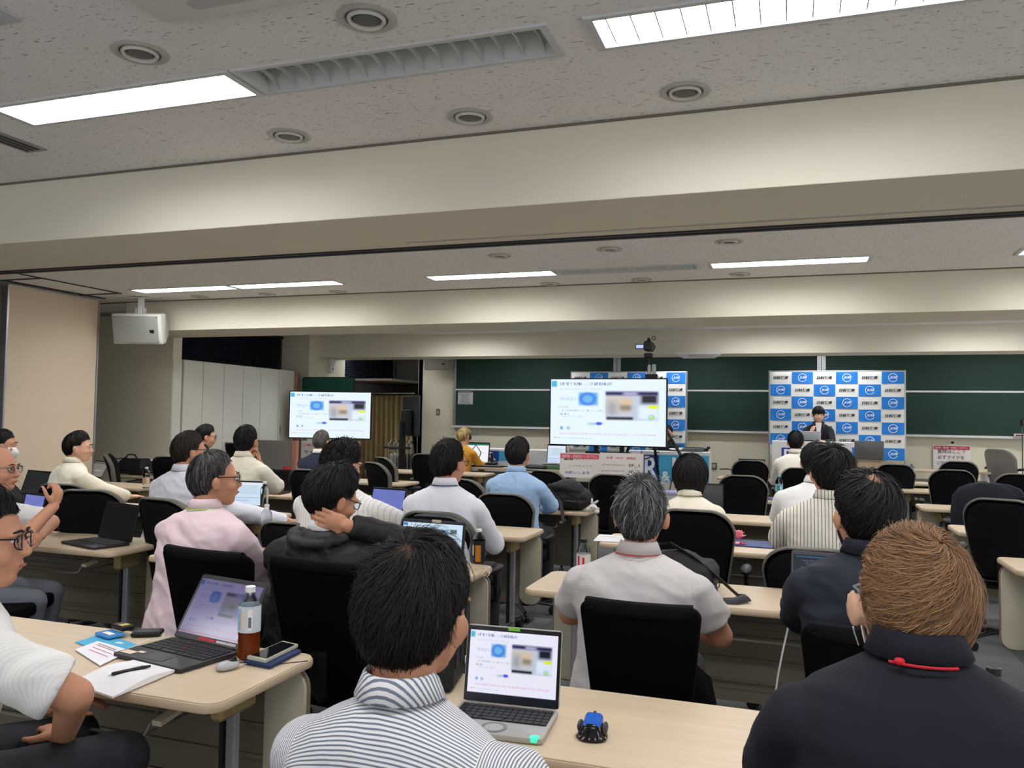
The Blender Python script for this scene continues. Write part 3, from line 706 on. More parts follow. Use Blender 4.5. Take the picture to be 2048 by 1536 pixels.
# ================================================================== screens
def screen_mat(name, base, items, strength=1.0, wash=0):
    m = mat(name, (10, 10, 10), .15); nb = NB(m); p = nb.N['Principled BSDF']
    uv = nb.N.new('ShaderNodeUVMap'); sp = nb.N.new('ShaderNodeSeparateXYZ'); nb.L.new(uv.outputs[0], sp.inputs[0])
    X, Y = sp.outputs[0], sp.outputs[1]; col = lin(base)
    def soft(d, r, s):                       # 1 inside, 0 outside
        return nb.math('SMOOTHSTEP' if False else 'MULTIPLY', nb.math('SUBTRACT', r+s, d), 1/(2*s), clamp=True)
    for it in items:
        kind, x, y, w_, h_, c = it[:6]; s = it[6] if len(it) > 6 else .008; a = it[7] if len(it) > 7 else 1
        dx = nb.math('ABSOLUTE', nb.math('SUBTRACT', X, x)); dy = nb.math('ABSOLUTE', nb.math('SUBTRACT', Y, y))
        if kind == 'r': f = nb.math('MULTIPLY', soft(dx, w_/2, s), soft(dy, h_/2, s*1.6))
        elif kind == 'e':
            q = nb.math('SQRT', nb.math('ADD', nb.math('POWER', nb.math('DIVIDE', dx, w_/2), 2), nb.math('POWER', nb.math('DIVIDE', dy, h_/2), 2)))
            f = soft(q, 1, s)
        elif kind == 'o':                    # ring
            q = nb.math('SQRT', nb.math('ADD', nb.math('POWER', nb.math('DIVIDE', dx, w_/2), 2), nb.math('POWER', nb.math('DIVIDE', dy, h_/2), 2)))
            f = soft(nb.math('ABSOLUTE', nb.math('SUBTRACT', q, .8)), .18, .2)
        else:                                # text line: noisy dashes
            nz = nb.N.new('ShaderNodeTexNoise'); nz.noise_dimensions = '2D'; mp = nb.N.new('ShaderNodeMapping'); mp.inputs['Scale'].default_value = (110, 9, 1); mp.inputs['Location'].default_value = (x*31, y*57, 0)
            nb.L.new(uv.outputs[0], mp.inputs[0]); nb.L.new(mp.outputs[0], nz.inputs[0]); nz.inputs['Scale'].default_value = 1
            g = nb.math('MULTIPLY', nb.math('SUBTRACT', nz.outputs[0], .40), 3, clamp=True)
            f = nb.math('MULTIPLY', nb.math('MULTIPLY', soft(dx, w_/2, .004), soft(dy, h_/2, s)), g)
        if a != 1: f = nb.math('MULTIPLY', f, a)
        col = nb.mix(f, col, lin(c))
    nb.L.new(col, p.inputs['Emission Color']) if not isinstance(col, tuple) else setattr(p.inputs['Emission Color'], 'default_value', col)
    p.inputs['Emission Strength'].default_value = strength*SCR
    return m
def slide(dim=1, tint=(1, 1, 1)):
    q = lambda c: tuple(min(255, a*b) for a, b in zip(c, tint))
    return [('r', .03, .93, .05, .09, q((70, 180, 220)), .006), ('t', .31, .93, .46, .045, q((60, 100, 140)), .006), ('t', .27, .85, .36, .02, q((130, 160, 190)), .01, .6),
     ('r', .335, .70, .17, .20, q((110, 180, 235)), .012), ('o', .33, .70, .15, .2, q((40, 110, 230)), .05, .9), ('t', .16, .70, .16, .05, q((120, 160, 210)), .015, .7),
     ('t', .12, .575, .10, .025, q((120, 150, 190)), .01, .8), ('t', .28, .52, .36, .02, q((90, 110, 140)), .01, .7), ('t', .12, .465, .09, .025, q((60, 70, 90)), .008), ('t', .2, .43, .2, .02, q((130, 160, 170)), .01, .5),
     ('r', .715, .60, .45, .44, q((190, 200, 220)), .008), ('r', .6, .61, .22, .26, q((205, 195, 185)), .03), ('r', .545, .56, .08, .2, q((120, 140, 165)), .03, .6), ('r', .66, .57, .1, .09, q((120, 105, 90)), .02, .8), ('r', .665, .66, .1, .06, q((225, 190, 140)), .02, .8),
     ('r', .71, .785, .45, .06, q((45, 35, 95)), .012), ('r', .7, .782, .12, .03, q((200, 200, 240)), .02), ('r', .86, .70, .14, .14, q((22, 20, 40)), .02), ('r', .61, .41, .23, .045, q((28, 28, 38)), .01), ('r', .855, .50, .17, .2, q((222, 236, 248)), .02),
     ('e', .895, .585, .10, .05, q((225, 235, 40)), .2), ('e', .885, .42, .04, .055, q((200, 225, 60)), .3), ('o', .88, .43, .06, .08, q((120, 200, 230)), .1, .8),
     ('e', .43, .325, .06, .05, q((70, 80, 220)), .4), ('e', .375, .32, .05, .04, q((120, 170, 200)), .5, .6), ('e', .345, .32, .04, .05, q((170, 215, 225)), .6, .6), ('e', .1, .25, .03, .05, q((110, 170, 230)), .4), ('e', .16, .25, .03, .05, q((160, 160, 215)), .4, .8),
     ('t', .5, .165, .84, .02, q((235, 110, 190)), .01), ('t', .06, .10, .05, .015, q((220, 60, 70)), .004), ('r', .24, .095, .25, .004, q((150, 190, 225)), .003)]
S_tv = screen_mat('presentation_screen', (226, 241, 253), slide(), 1.05)
S_lap1 = screen_mat('laptop_slide_screen', (236, 236, 252), slide()+[('r', .5, .02, 1.1, .04, (30, 36, 60), .004)], .95)
S_lap0 = screen_mat('laptop_dim_slide', (128, 122, 168), slide(tint=(.5, .5, .66))+[('t', .5, .14, .84, .03, (170, 40, 70), .01), ('r', .5, .035, 1.1, .02, (150, 40, 60), .01)], .62)
S_blue = screen_mat('lavender_desktop_screen', (118, 128, 205), [('t', .3, .8, .4, .02, (90, 100, 190)), ('t', .2, .6, .25, .02, (90, 100, 190)), ('r', .85, .4, .12, .01, (60, 70, 150), .003), ('r', .8, .2, .12, .01, (60, 70, 150), .003), ('r', .9, .85, .12, .01, (60, 70, 150), .003)], .85)
S_sheet = screen_mat('spreadsheet_screen', (210, 228, 244), [('r', .5, .93, 1.1, .1, (232, 238, 246), .004), ('r', .5, .32, 1.1, .02, (120, 160, 215), .004), ('r', .5, .52, 1.1, .01, (120, 160, 215), .004), ('r', .3, .2, .6, .1, (190, 210, 240), .004)]+[('t', .5, .85-k*.07, .6, .02, (110, 130, 160)) for k in range(5)], .95)
S_code = screen_mat('dark_code_screen', (44, 50, 62), [('r', .4, .95, .7, .03, (60, 110, 160), .004)]+[('t', .25+.04*(k % 3), .86-k*.05, .22-.05*(k % 4 == 1), .018, (180, 195, 210), .006, .8) for k in range(14)], .6)
S_dark = screen_mat('switched_off_screen', (6, 7, 11), [], .3)
S_term = screen_mat('dark_terminal_screen', (30, 40, 40), [('r', .3, .6, .35, .3, (44, 26, 30), .004), ('t', .6, .85, .5, .02, (90, 100, 100))], .6)
S_doc = screen_mat('white_document_screen', (246, 248, 250), [('r', .5, .96, 1.1, .09, (40, 120, 90), .004), ('t', .5, .5, .8, .02, (120, 130, 140))], .95)
S_grey = screen_mat('grey_page_screen', (150, 146, 136), [('r', .5, .92, 1.1, .1, (110, 108, 106), .01), ('t', .4, .7, .4, .04, (90, 86, 80)), ('e', .5, .4, .6, .1, (190, 186, 176), .3)], .6)
S_thumb = screen_mat('thumbnail_slide_screen', (205, 228, 248), [('r', .04, .95, .07, .07, (30, 130, 200), .004), ('t', .36, .93, .5, .03, (40, 60, 90))]+[('r', .13+.145*k, .82, .11, .11, c, .01) for k, c in enumerate(((60, 66, 84), (110, 114, 140), (104, 104, 180), (205, 215, 225), (150, 200, 235), (90, 100, 110)))]+[('t', .45, .68, .8, .03, (130, 150, 170)), ('r', .2, .52, .28, .15, (190, 214, 236), .02), ('r', .5, .52, .26, .15, (190, 214, 236), .02), ('r', .8, .52, .26, .15, (190, 214, 236), .02)]+[('r', .2+.18*k, .3, .13, .1, c, .02) for k, c in enumerate(((120, 140, 170), (90, 100, 140), (120, 120, 150), (60, 120, 190)))], .95)
def uvquad(mb, name, pts, m, parent):
    me = bpy.data.meshes.new(name); me.from_pydata([tuple(p) for p in pts], [], [(0, 1, 2, 3)]); uv = me.uv_layers.new(name='UVMap')
    for i, c in enumerate(((0, 0), (1, 0), (1, 1), (0, 1))): uv.data[i].uv = c
    me.materials.append(m); o = bpy.data.objects.new(name, me); C.objects.link(o); o.parent = parent; return o
# ================================================================== laptops
M_key = mat('key_black', (30, 31, 34), .5)
def laptop(label, x, y, rz, w=.31, d=.215, ang=110, scr=S_dark, col=(40, 41, 44), keycol=None, z=.701, keys=1, bez=(14, 14, 16), extra=None, lid_h=None, under=0):
    """hinge centre at x, y; the screen faces the local -Y"""
    t = thing('laptop', label, 'laptop', (x, y, z), rz); body = mat('laptop_shell_%d_%d' % (col[0], col[2]), col, .4, .3 if col[0] > 100 else 0)
    b = MB(); b.rslab(w, d, .012, 0, .014, .003, 4, (0, -d/2)); base = b.build('base', body, t, smooth='a')
    kb = mat('key_%d' % keycol[0], keycol, .5) if keycol else M_key
    b = MB(); b.box((0, -d*.34, .0142), (w*.93, d*.5, .001)); b.build('keyboard_well', mat('key_well', (20, 20, 22), .6), base)
    rows, cols = 5, 14; kw, kd = w*.93/cols, d*.5/rows; km = None
    if keys == 2:
        b = MB(); b.rslab(kw*.86, kd*.84, .0015, 0, .0022, .0006, 1); km = b.mesh('key'); km.materials.append(kb)
        for r in range(rows):
            for c in range(cols):
                if r == rows-1 and 4 <= c <= 7: 
                    if c != 5: continue
                o = bpy.data.objects.new('key', km); C.objects.link(o); o.parent = base; o.location = ((c-cols/2+.5)*kw+(kw*.5 if (r == rows-1 and c == 5) else 0), -d*.34+(rows/2-.5-r)*kd, .0147)
                if r == rows-1 and c == 5: o.scale = (3.6, 1, 1)
    else:
        b = MB()
        for r in range(rows):
            for c in range(cols): b.box(((c-cols/2+.5)*kw, -d*.34+(rows/2-.5-r)*kd, .0155), (kw*.86, kd*.84, .002))
        o = b.build('keyboard', kb, t); o['kind'] = 'stuff'
    b = MB()
    if extra == 'round':
        b.lathe([(.032, .0142), (.032, .0155), (.024, .0155), (.024, .0142)], 28, (0, -d*.79, 0), caps=False); b.build('touchpad_ring', mat('ring_grey', (120, 122, 124), .4), base, smooth='a')
        b = MB(); b.lathe([(.0235, .0142), (.0235, .015)], 28, (0, -d*.79, 0)); b.build('touchpad', body, base)
        b = MB(); b.box((-.05+.002, -d*.9, .006), (.0, .0, .0)) if False else None
        q = MB(); q.lathe([(.011, .006), (.011, .0158)], 14, (w*.42, -d*.96, 0)); q.build('green_power_lamp', mat('green_led', (40, 230, 130), .4, emit=((40, 235, 130), 1.2)), base)
    else: b.rslab(w*.32, d*.3, .004, .0142, .0148, .0003, 2, (0, -d*.79)); b.build('touchpad', mat('touchpad_%d' % col[0], tuple(max(0, c-8) for c in col), .35), base)
    # lid
    a = math.radians(180-ang)                  # lean back from vertical = ang-90
    lh = lid_h or d; lr = math.radians(ang-90); R = Euler((-lr, 0, 0)).to_matrix().to_4x4(); R.translation = V((0, 0, .014))
    b = MB(); b.M = R; b.rslab(w, lh, .01, -.0, .007, .002, 4, (0, lh/2), plane='XZ'); lid = b.build('lid', body, t, smooth='a')
    b = MB(); b.M = R; b.box((0, -.0006, lh*.5), (w*.985, .001, lh*.97)); b.build('bezel', mat('bezel_%d' % bez[0], bez, .3), lid)
    mx, mb_, mt = w*.462, lh*.09, lh*.93
    uvquad(None, 'screen', [R@V(p) for p in ((-mx, -.0014, mb_), (mx, -.0014, mb_), (mx, -.0014, mt), (-mx, -.0014, mt))], scr, lid)
    b = MB()
    for s in (-1, 1): b.cyl((s*w*.36-.015, .003, .012), (s*w*.36+.015, .003, .012), .006, 10)
    b.build('hinge', mat('hinge_%d' % (170 if extra == 'round' else 40), (170, 168, 164) if extra == 'round' else (40, 40, 42), .35, .5), t, smooth='a')
    return t, R
# near laptops
p1, p2 = atz(936, 1402, .715), atz(1107, 1419, .715)
l, R = laptop('silver laptop with a round touchpad and green sticker in the foreground', (p1.x+p2.x)/2-.0, (p1.y+p2.y)/2, math.atan2(p2.y-p1.y, p2.x-p1.x)-.02, .258, .2, 100, S_lap1, (176, 174, 170), keys=2, extra='round', lid_h=.195)
b = MB(); b.M = R; b.box((0, -.0025, .190), (.032, .002, .009)); b.build('green_sticker', mat('green_tape', (120, 190, 60), .6), l)
b = MB(); b.M = R; b.box((0, -.0016, .012), (.24, .001, .02)); b.build('lower_bezel', mat('navy_bezel', (20, 26, 42), .3), l)
p1, p2 = atz(343, 1272, .715), atz(483, 1303, .715)
l, R = laptop('dark laptop with red pointing nub beside the tea bottle', (p1.x+p2.x)/2, (p1.y+p2.y)/2, math.atan2(p2.y-p1.y, p2.x-p1.x)+.0, .315, .222, 121, S_lap0, (44, 45, 47), keys=2, bez=(34, 34, 38))
b = MB(); b.ell((0, -.075, .018), (.0035, .0035, .003)); b.build('pointing_nub', mat('red_nub', (190, 40, 40), .5), l, smooth='a')
b = MB(); b.box((-.12, -.19, .0146), (.05, .028, .0006)); b.box((-.085, -.17, .0146), (.028, .016, .0006)); b.build('stickers', mat('sticker_cream', (224, 200, 180), .6), l)
b = MB(); b.M = R; b.box((.0, -.0022, .012), (.08, .001, .009)); b.build('red_label', mat('red_label', (190, 50, 60), .5), l)
b = MB(); b.M = R; b.box((.09, -.0022, .012), (.09, .001, .008)); b.build('pale_label', mat('sticker_pale', (200, 190, 190), .5), l)
def lap2(label, ua, va, ub, vb, **k):
    z = k.get('z', .701); a, c = atz(ua, va, z+.014), atz(ub, vb, z+.014); d = c-a
    return laptop(label, (a.x+c.x)/2, (a.y+c.y)/2, math.atan2(d.y, d.x), w=min(.36, max(.25, d.length)), **k)
lap2('black laptop with a blank glossy screen on the left desk', 185, 1072, 272, 1088, ang=103, scr=S_dark, col=(30, 28, 30), keys=2)
lap2('laptop with lavender screen by the raised fist at the left edge', 40, 1050, 76, 1056, ang=100, scr=S_blue, col=(36, 36, 40))
lap2('silver laptop with a dark screen at the far left edge', 38, 985, 90, 990, ang=108, scr=S_term, col=(150, 152, 156))
lap2('slim grey laptop in front of the man in white by the wall', 175, 955, 202, 957, ang=118, scr=S_grey, col=(150, 150, 152))
lap2('laptop with a bright spreadsheet under the typing hand', 452, 1013, 525, 1016, ang=102, scr=S_sheet, col=(180, 182, 186))
lap2('closed-looking dark laptop beyond the clear bottle', 530, 981, 582, 983, ang=104, scr=S_dark, col=(36, 38, 44))
lap2('small laptop with grey page beside the red cup', 527, 930, 562, 932, ang=112, scr=S_grey, col=(30, 30, 32))
lap2('laptop with plain lavender screen beyond the striped white shirt', 736, 1030, 805, 1036, ang=104, scr=S_blue, col=(40, 42, 48))
l, R = lap2('upright dark laptop with thumbnail slide beside the coffee bottle', 795, 1128, 925, 1140, ang=98, scr=S_thumb, col=(48, 49, 52), d=.23, bez=(40, 41, 44))
b = MB(); b.M = R; b.box((.02, -.003, .226), (.05, .003, .014)); b.build('paper_tab', mat('paper_tab', (214, 204, 180), .7), l)
lap2('black laptop beside the bob-haired person', 1392, 1016, 1442, 1018, ang=100, scr=S_dark, col=(20, 20, 24))
lap2('laptop with dark code screen against the navy jacket', 1600, 1206, 1690, 1215, ang=104, scr=S_code, col=(60, 62, 66), bez=(70, 72, 76))
lap2('white laptop with a green title bar before the brown-haired man', 1690, 1372, 1900, 1392, ang=104, scr=S_doc, col=(214, 212, 210), bez=(215, 212, 210), d=.23)
laptop('laptop with bright screen on the front row desk', aty(1503, 936, 11.8).x, 11.8, 0, ang=100, scr=S_doc, col=(60, 50, 54), w=.36, d=.24)
# ================================================================== people
SK = {'a': (214, 160, 128), 'b': (198, 142, 112), 'c': (224, 176, 146), 'd': (180, 120, 92)}
def skin(k): return mat('skin_'+k, SK[k], .55, bump=(120, .15, .002), spec=.4, var=(20, .06))
def frame(d, nrm):
    d = V(d).normalized(); nrm = V(nrm); nrm = (nrm-nrm.dot(d)*d).normalized(); a = d.cross(nrm)
    return a, d, nrm                            # across, along, back of hand
def hand(mb, wr, d, nrm, side, curl=.5, spread=.1, s=1.0):
    """side +1: thumb lies on the -across side"""
    a, d, nrm = frame(d, nrm); wr = V(wr); R = Matrix((a, d, nrm)).transposed()
    mb.ell(wr+d*.045*s, (.041*s, .052*s, .017*s), R, 14, 10); mb.ell(wr+d*.02*s, (.03*s, .035*s, .019*s), R, 12, 8)
    for i, (ln, off) in enumerate(((.068, -.002), (.078, .004), (.073, .001), (.056, -.008))):
        k = (i-1.5)*side; base = wr+d*(.082+off)*s+a*k*.0205*s; dd = (d+a*k*spread*.25).normalized(); p = base; ax = a; seg = (.45, .31, .26)
        r = .0092*s
        for j, q in enumerate(seg):
            rot = Matrix.Rotation(-curl*(.5+.35*j), 3, ax); dd = (rot @ dd)
            n_ = p+dd*ln*q*s; mb.cap(p, n_, r*(1-.06*j), r*(1-.06*(j+1)), 8); p = n_
    b0 = wr+d*.025*s-a*side*.03*s; d1 = (d*.6-a*side*.75-nrm*.25).normalized(); p1 = b0+d1*.038*s; d2 = (d*.85-a*side*.25-nrm*.45*curl).normalized()
    mb.cap(b0, p1, .0135*s, .0115*s, 9); mb.cap(p1, p1+d2*.03*s, .0112*s, .0098*s, 9); mb.cap(p1+d2*.03*s, p1+d2*.03*s+(d2-nrm*.3*curl).normalized()*.024*s, .0098*s, .0082*s, 9)
HR = V((.076, .096, .106))
def head_prims(mb, R, c, s=1.0, ears=True, neck_to=None):
    def T(p): return c+R@(V(p)*s)
    E_ = lambda p, r, e=None: mb.ell(T(p), [x*s for x in r], R@(Euler(e).to_matrix() if e else Matrix.Identity(3)), 18, 14)
    E_((0, -.004, .004), HR); E_((0, .022, -.045), (.061, .07, .07)); E_((0, .05, -.092), (.034, .034, .03)); E_((0, .06, -.02), (.052, .03, .05))
    for q in (-1, 1): E_((q*.038, .055, -.035), (.028, .032, .03)); E_((q*.03, .083, .012), (.026, .012, .012))
    mb.cap(T((0, .09, -.002)), T((0, .106, -.034)), .0075*s, .0125*s, 10)
    for q in (-1, 1): mb.ell(T((q*.011, .097, -.038)), [.009*s, .009*s, .007*s], R)
    E_((0, .09, -.063), (.024, .008, .007)); E_((0, .088, -.072), (.021, .009, .006))
    if ears:
        for q in (-1, 1):
            e = Euler((0, q*.12, q*-.35)).to_matrix(); mb.ell(T((q*.090, -.010, -.016)), [.009*s, .019*s, .033*s], R@e, 12, 10); mb.ell(T((q*.083, -.002, -.035)), [.006*s, .01*s, .012*s], R@e, 10, 8)
def hair_obj(t, R, c, s, st, par=None):
    """st: dict(n strands, len, lift, w, cols, lim=(front,side,back), th, swirl, bald=(polar, col), crown tilt)"""
    lf, ls, lb = st.get('lim', (66, 82, 126)); th = st.get('th', .02); tau = math.radians(st.get('tau', 20)); sx = st.get('part', 0)
    a2 = ((lf+lb)/2-ls)/2; a0 = ls+a2; a1 = (lf-lb)/2
    e3 = V((math.sin(sx), -math.sin(tau), math.cos(tau))).normalized(); e1 = V((1, 0, 0)); e1 = (e1-e1.dot(e3)*e3).normalized(); e2 = e3.cross(e1)
    E1, E2, E3 = (np.array(R@(q)) for q in (e1, e2, e3)); F1, F2, F3 = (np.array(q) for q in (e1, e2, e3))
    Rm = np.array(R); cc = np.array(c); hr = np.array(HR)
    bulk = st.get('bulk', (1, 1, 1))
    def pos(t_, az, off):
        lim = np.radians(a0+a1*np.cos(az)+a2*np.cos(2*az)+1.6*np.sin(7*az+1)+1.2*np.sin(13*az)+9*np.exp(-((np.abs((az%(2*PI))-PI)-1.95)/.16)**2)); pol = t_*lim
        over = np.clip(pol-np.radians(st.get('hang', 180)), 0, 9)
        pol2 = np.minimum(pol, np.radians(st.get('hang', 180)))
        dl = np.cos(pol2)[..., None]*F3+np.sin(pol2)[..., None]*(np.cos(az)[..., None]*F2+np.sin(az)[..., None]*F1)
        r = 1/np.sqrt(((dl/hr)**2).sum(-1)); 
        p = dl*(r+off)[..., None]*np.array(bulk)+np.array([0, -.004, .004])
        p[..., 2] -= over*.1; 
        return cc+(p*s)@Rm.T
    def prof(t_): return th*np.clip(1-np.clip(t_, 0, 1)**st.get('pw', 5), .12, 1)
    nt_, na = 18, 44; T_, A_ = np.meshgrid(np.linspace(.02, 1, nt_), np.linspace(0, 2*PI, na, endpoint=False), indexing='ij')
    rgh = np.array([[noise.noise(V((math.sin(a)*3*tt, math.cos(a)*3*tt, tt*3+st.get('seed', 0)))) for a in A_[0]] for tt in T_[:, 0]])
    P_ = pos(T_, A_, prof(T_)*.8*(1+.3*rgh)); cols = st['cols']; hm = [mat('hair_%d_%d_%d' % q, q, .6, spec=.35) for q in cols]
    bm_ = MB(); vs_ = [V(p) for p in P_.reshape(-1, 3)]; fs = []; mi = []
    for i in range(nt_-1):
        for j in range(na): fs.append((i*na+j, i*na+(j+1) % na, (i+1)*na+(j+1) % na, (i+1)*na+j)); mi.append(len(hm) if (st.get('bald') and (T_[i, 0] < st['bald'][0] or math.cos(A_[0, j]) > st.get('bf', 2))) else 0)
    fs.append(tuple(range(na))[::-1]); mi.append(len(hm) if st.get('bald') else 0)
    bm_.add(vs_, fs); bm_.mi = mi
    ms = hm+([mat('scalp_%d' % st['bald'][1][0], st['bald'][1], .6)] if st.get('bald') else [])
    hp = bm_.build('hair', ms, par or t, smooth=True)
    n = st['n']; K = st.get('k', 5)
    t0 = (rng.random(n)**.62)*.96; t0 = np.maximum(t0, st.get('t0', .02)) if not st.get('bald') else np.where(t0 < st['bald'][0], np.where(rng.random(n) < st['bald'][2], t0, st['bald'][0]+rng.random(n)*.5), t0)
    az0 = rng.random(n)*2*PI if not st.get('bf') else PI+(rng.random(n)-.5)*2*(PI-math.acos(st['bf'])); L = st['len']*(.6+.6*rng.random(n)); 
    k = np.linspace(0, 1, K)[None, :]
    tt = t0[:, None]+L[:, None]*k; tt = np.minimum(tt, st.get('tmax', 1.06)+.05*rng.random(n)[:, None])
    aw = az0[:, None]+st.get('swirl', .3)*k*(.5+rng.random(n)[:, None])/(.3+t0[:, None])*.4+(rng.random(n)[:, None]-.5)*st.get('mess', .25)*k+st.get('comb', 0)*np.sin(az0)[:, None]*k
    lift = st['lift']*(rng.random(n)[:, None]**1.5)*np.where(rng.random(n) < .04, 2.2, 1)[:, None]
    off = prof(tt)*(.75+.35*rng.random(n)[:, None])+lift*np.sin(k*PI*.62)*(.4+.6*(1-np.clip(tt, 0, 1)))+.001+(st.get('curl', 0)*np.sin(k*14+rng.random(n)[:, None]*6))
    off = np.maximum(off, .0015); pts = pos(tt, aw, off)
    tan = np.gradient(pts, axis=1); rad = pts-(cc); wd = np.cross(tan, rad); wd /= np.linalg.norm(wd, axis=-1, keepdims=True)+1e-9
    rd = rad/np.linalg.norm(rad, axis=-1, keepdims=True); tw = (rng.random(n)[:, None, None]-.5)*1.6; wd = wd*np.cos(tw)+rd*np.sin(tw)
    ww = st.get('w', .0015)*s*(.7+.6*rng.random(n))[:, None, None]*(1-.75*k**2)[..., None]
    v = np.stack([pts-wd*ww, pts+wd*ww], 2).reshape(-1, 3)
    i0 = (np.arange(n)[:, None]*K+np.arange(K-1)[None, :])*2; f = np.stack([i0, i0+1, i0+3, i0+2], -1).reshape(-1, 4)
    me = bpy.data.meshes.new('strands'); me.vertices.add(len(v)); me.vertices.foreach_set('co', v.ravel()); me.loops.add(f.size); me.loops.foreach_set('vertex_index', f.ravel().astype(np.int32))
    me.polygons.add(len(f)); me.polygons.foreach_set('loop_start', np.arange(0, f.size, 4, dtype=np.int32)); me.polygons.foreach_set('loop_total', np.full(len(f), 4, np.int32))
    cw = st.get('cw', [1]+[0]*(len(cols)-1)); ci = rng.choice(len(cols), n, p=np.array(cw)/sum(cw)); 
    for q in hm: me.materials.append(q)
    me.polygons.foreach_set('material_index', np.repeat(ci, K-1).astype(np.int32)); me.polygons.foreach_set('use_smooth', np.ones(len(f), bool)); me.update(calc_edges=True); me.validate()
    o = bpy.data.objects.new('hair_strands', me); C.objects.link(o); o.parent = hp; o['kind'] = 'stuff'
    return hp
BLK = [(20, 18, 18), (34, 30, 29), (12, 11, 12)]
def HS(**k): d = dict(n=900, len=.35, lift=.008, w=.002, cols=BLK, cw=(5, 2, 2), th=.02, k=4); d.update(k); return d
def person(label, u, v, Y=None, hz=None, W=None, yaw=0, face=(0, 0, 0), sk='a', hair=None, shirt=None, s=1.0, sleeve='short', arms=None, lean=.08, voxel=.010, far=0,
           glasses=None, mask=None, collar=1, trousers=(34, 36, 42), extra=None, legs=1, wide=1.0, face_on=0, seat=.5, stand=0, folds=.004, jacket=0, shift=(0, 0, 0), hunch=0, up=0):
    p = aty(u, v, Y) if Y else W; hz_ = p.z-(.19 if stand and stand > .01 else 0)
    t = thing('person', label, 'person', (p.x, p.y, stand if stand else 0), yaw); z0 = p.z-(stand if stand else 0)
    c = V((0, 0, z0)); Rh = Euler((face[1], face[2], face[0]), 'XYZ').to_matrix() if True else None
    ns = V((0, -.05-hunch, z0-.126*s+up)); sh = z0-.192*s+up                       # neck root, shoulder height
    hipy = -lean-.05; hip = V((0, hipy-.03, seat+.07))
    SWd = .172*wide; bd = MB()
    head_prims(bd, Rh, c, s); bd.cap(c+Rh@V((0, -.03, -.06)), ns+V((0, .0, -.03)), .052*s, .06*s, 16)
    bd.ell(ns+V((0, -.01, -.12)), (.14*wide, .075, .12), None, 14, 10); bd.cap(ns+V((0, 0, -.12)), hip, .085, .1, 12)
    arms = arms or {}
    cl = MB()                                      # clothes
    dz = sh-hip.z; 
    def ctr(f): return V((0, (ns.y-.01)*(1-f)+hip.y*f, sh-(dz)*f))
    rings = []
    for f, rx, ry in ((-.145, .066, .062), (-.115, .088, .072), (-.07, .13, .086), (-.03, .165, .098), (.03, .188, .108), (.12, .197, .118), (.3, .188, .124), (.5, .176, .122), (.72, .172, .124), (.92, .185, .14), (1.12, .188, .15)):
        q = ctr(f); q.z = sh-dz*f if f > 0 else sh-.45*f*s; rx *= wide; rings.append([q+V((math.copysign(abs(math.cos(a))**.85, math.cos(a))*rx, math.copysign(abs(math.sin(a))**.9, math.sin(a))*ry, 0)) for a in [2*PI*k/28 for k in range(28)]])
    cl.loft(rings)
    for sd, nm in ((-1, 'L'), (1, 'R')):
        S = ctr(0.03)+V((sd*SWd, 0, -.042)); a = arms.get(nm) or dict(e=(sd*.235, .12, sh-.27), w=(sd*.13, .36, .755), hd=(-sd*.4, 1, -.05), hn=(0, 0, 1), curl=.35)
        el = V(a['e']); wr = V(a['w'])
        if not a.get('rel', 1): pass
        bd.cap(S, el, .048*s, .043*s, 12); bd.cap(el, wr, .043*s, .029*s, 12); hand(bd, wr, a['hd'], a['hn'], sd, a.get('curl', .35), s=s)
        if sleeve == 'short':
            m_ = S.lerp(el, a.get('sl', .62)); cl.cap(S, S.lerp(el, .15), .064*s, .066*s, 16); cl.tube([S, m_], [.064*s, .070*s], 18)
        else:
            cl.cap(S, el, .063*s, .055*s, 16); cl.tube([el, el.lerp(wr, .5), el.lerp(wr, .93)], [.056*s, .052*s, .043*s], 16)
            cl.ell(el, (.057*s,)*3)
    if extra == 'hood': pass
    vx = voxel; body = put(blob(bd, vx, 3), 'body', skin(sk), t)
    m = shirt or mat('white_shirt', (232, 232, 230), .8)
    top = put(blob(cl, max(.008, vx), 3, (folds, (5, 5, 9), u*.37)), 'jacket' if jacket else ('shirt' if collar else 'top'), m, t)
    if collar:
        q = MB(); n = 30; rs = []
        cc = ns+V((0, .0, .012))
        for rr_, zz in ((.060, -.012), (.0565, .022), (.059, .026), (.063, .022), (.077, -.014), (.0735, -.016), (.061, .012), (.0615, -.012)):
            ring = []
            for k in range(n):
                an = 2*PI*k/n; fr = max(0, math.sin(an)); 
                ring.append(cc+V((math.cos(an)*rr_*1.02*s, math.sin(an)*rr_*1.0*s+.004, (zz+.008-fr*.035)*s)))
            rs.append(ring)
        q.loft(rs, False); o = q.build('collar', m if collar == 1 else collar, top, smooth=True)
    if legs:
        q = MB(); tr = mat('trousers_%d_%d' % trousers[:2], trousers, .85)
        if stand: 
            q.loft([[hip+V((math.cos(a)*.165, math.sin(a)*.115, z)) for a in [2*PI*k/20 for k in range(20)]] for z in (.06, -.12)])
            for sd in (-1, 1): q.cap(hip+V((sd*.085, 0, -.08)), V((sd*.09, -.02, .45)), .085, .06); q.cap(V((sd*.09, -.02, .45)), V((sd*.09, -.03, .1)), .058, .045)
        else:
            q.ell(hip+V((0, 0, -.02)), (.185*wide, .15, .12), None, 16, 12)
            for sd in (-1, 1):
                kn = V((sd*.12, hip.y+.46, seat+.03)); q.cap(hip+V((sd*.09, .03, -.01)), kn, .092, .068, 14); q.cap(kn, V((sd*.13, kn.y-.02, .12)), .062, .048, 12)
        put(blob(q, .016, 3, (.004, (6, 6, 6), 1)), 'trousers', tr, t)
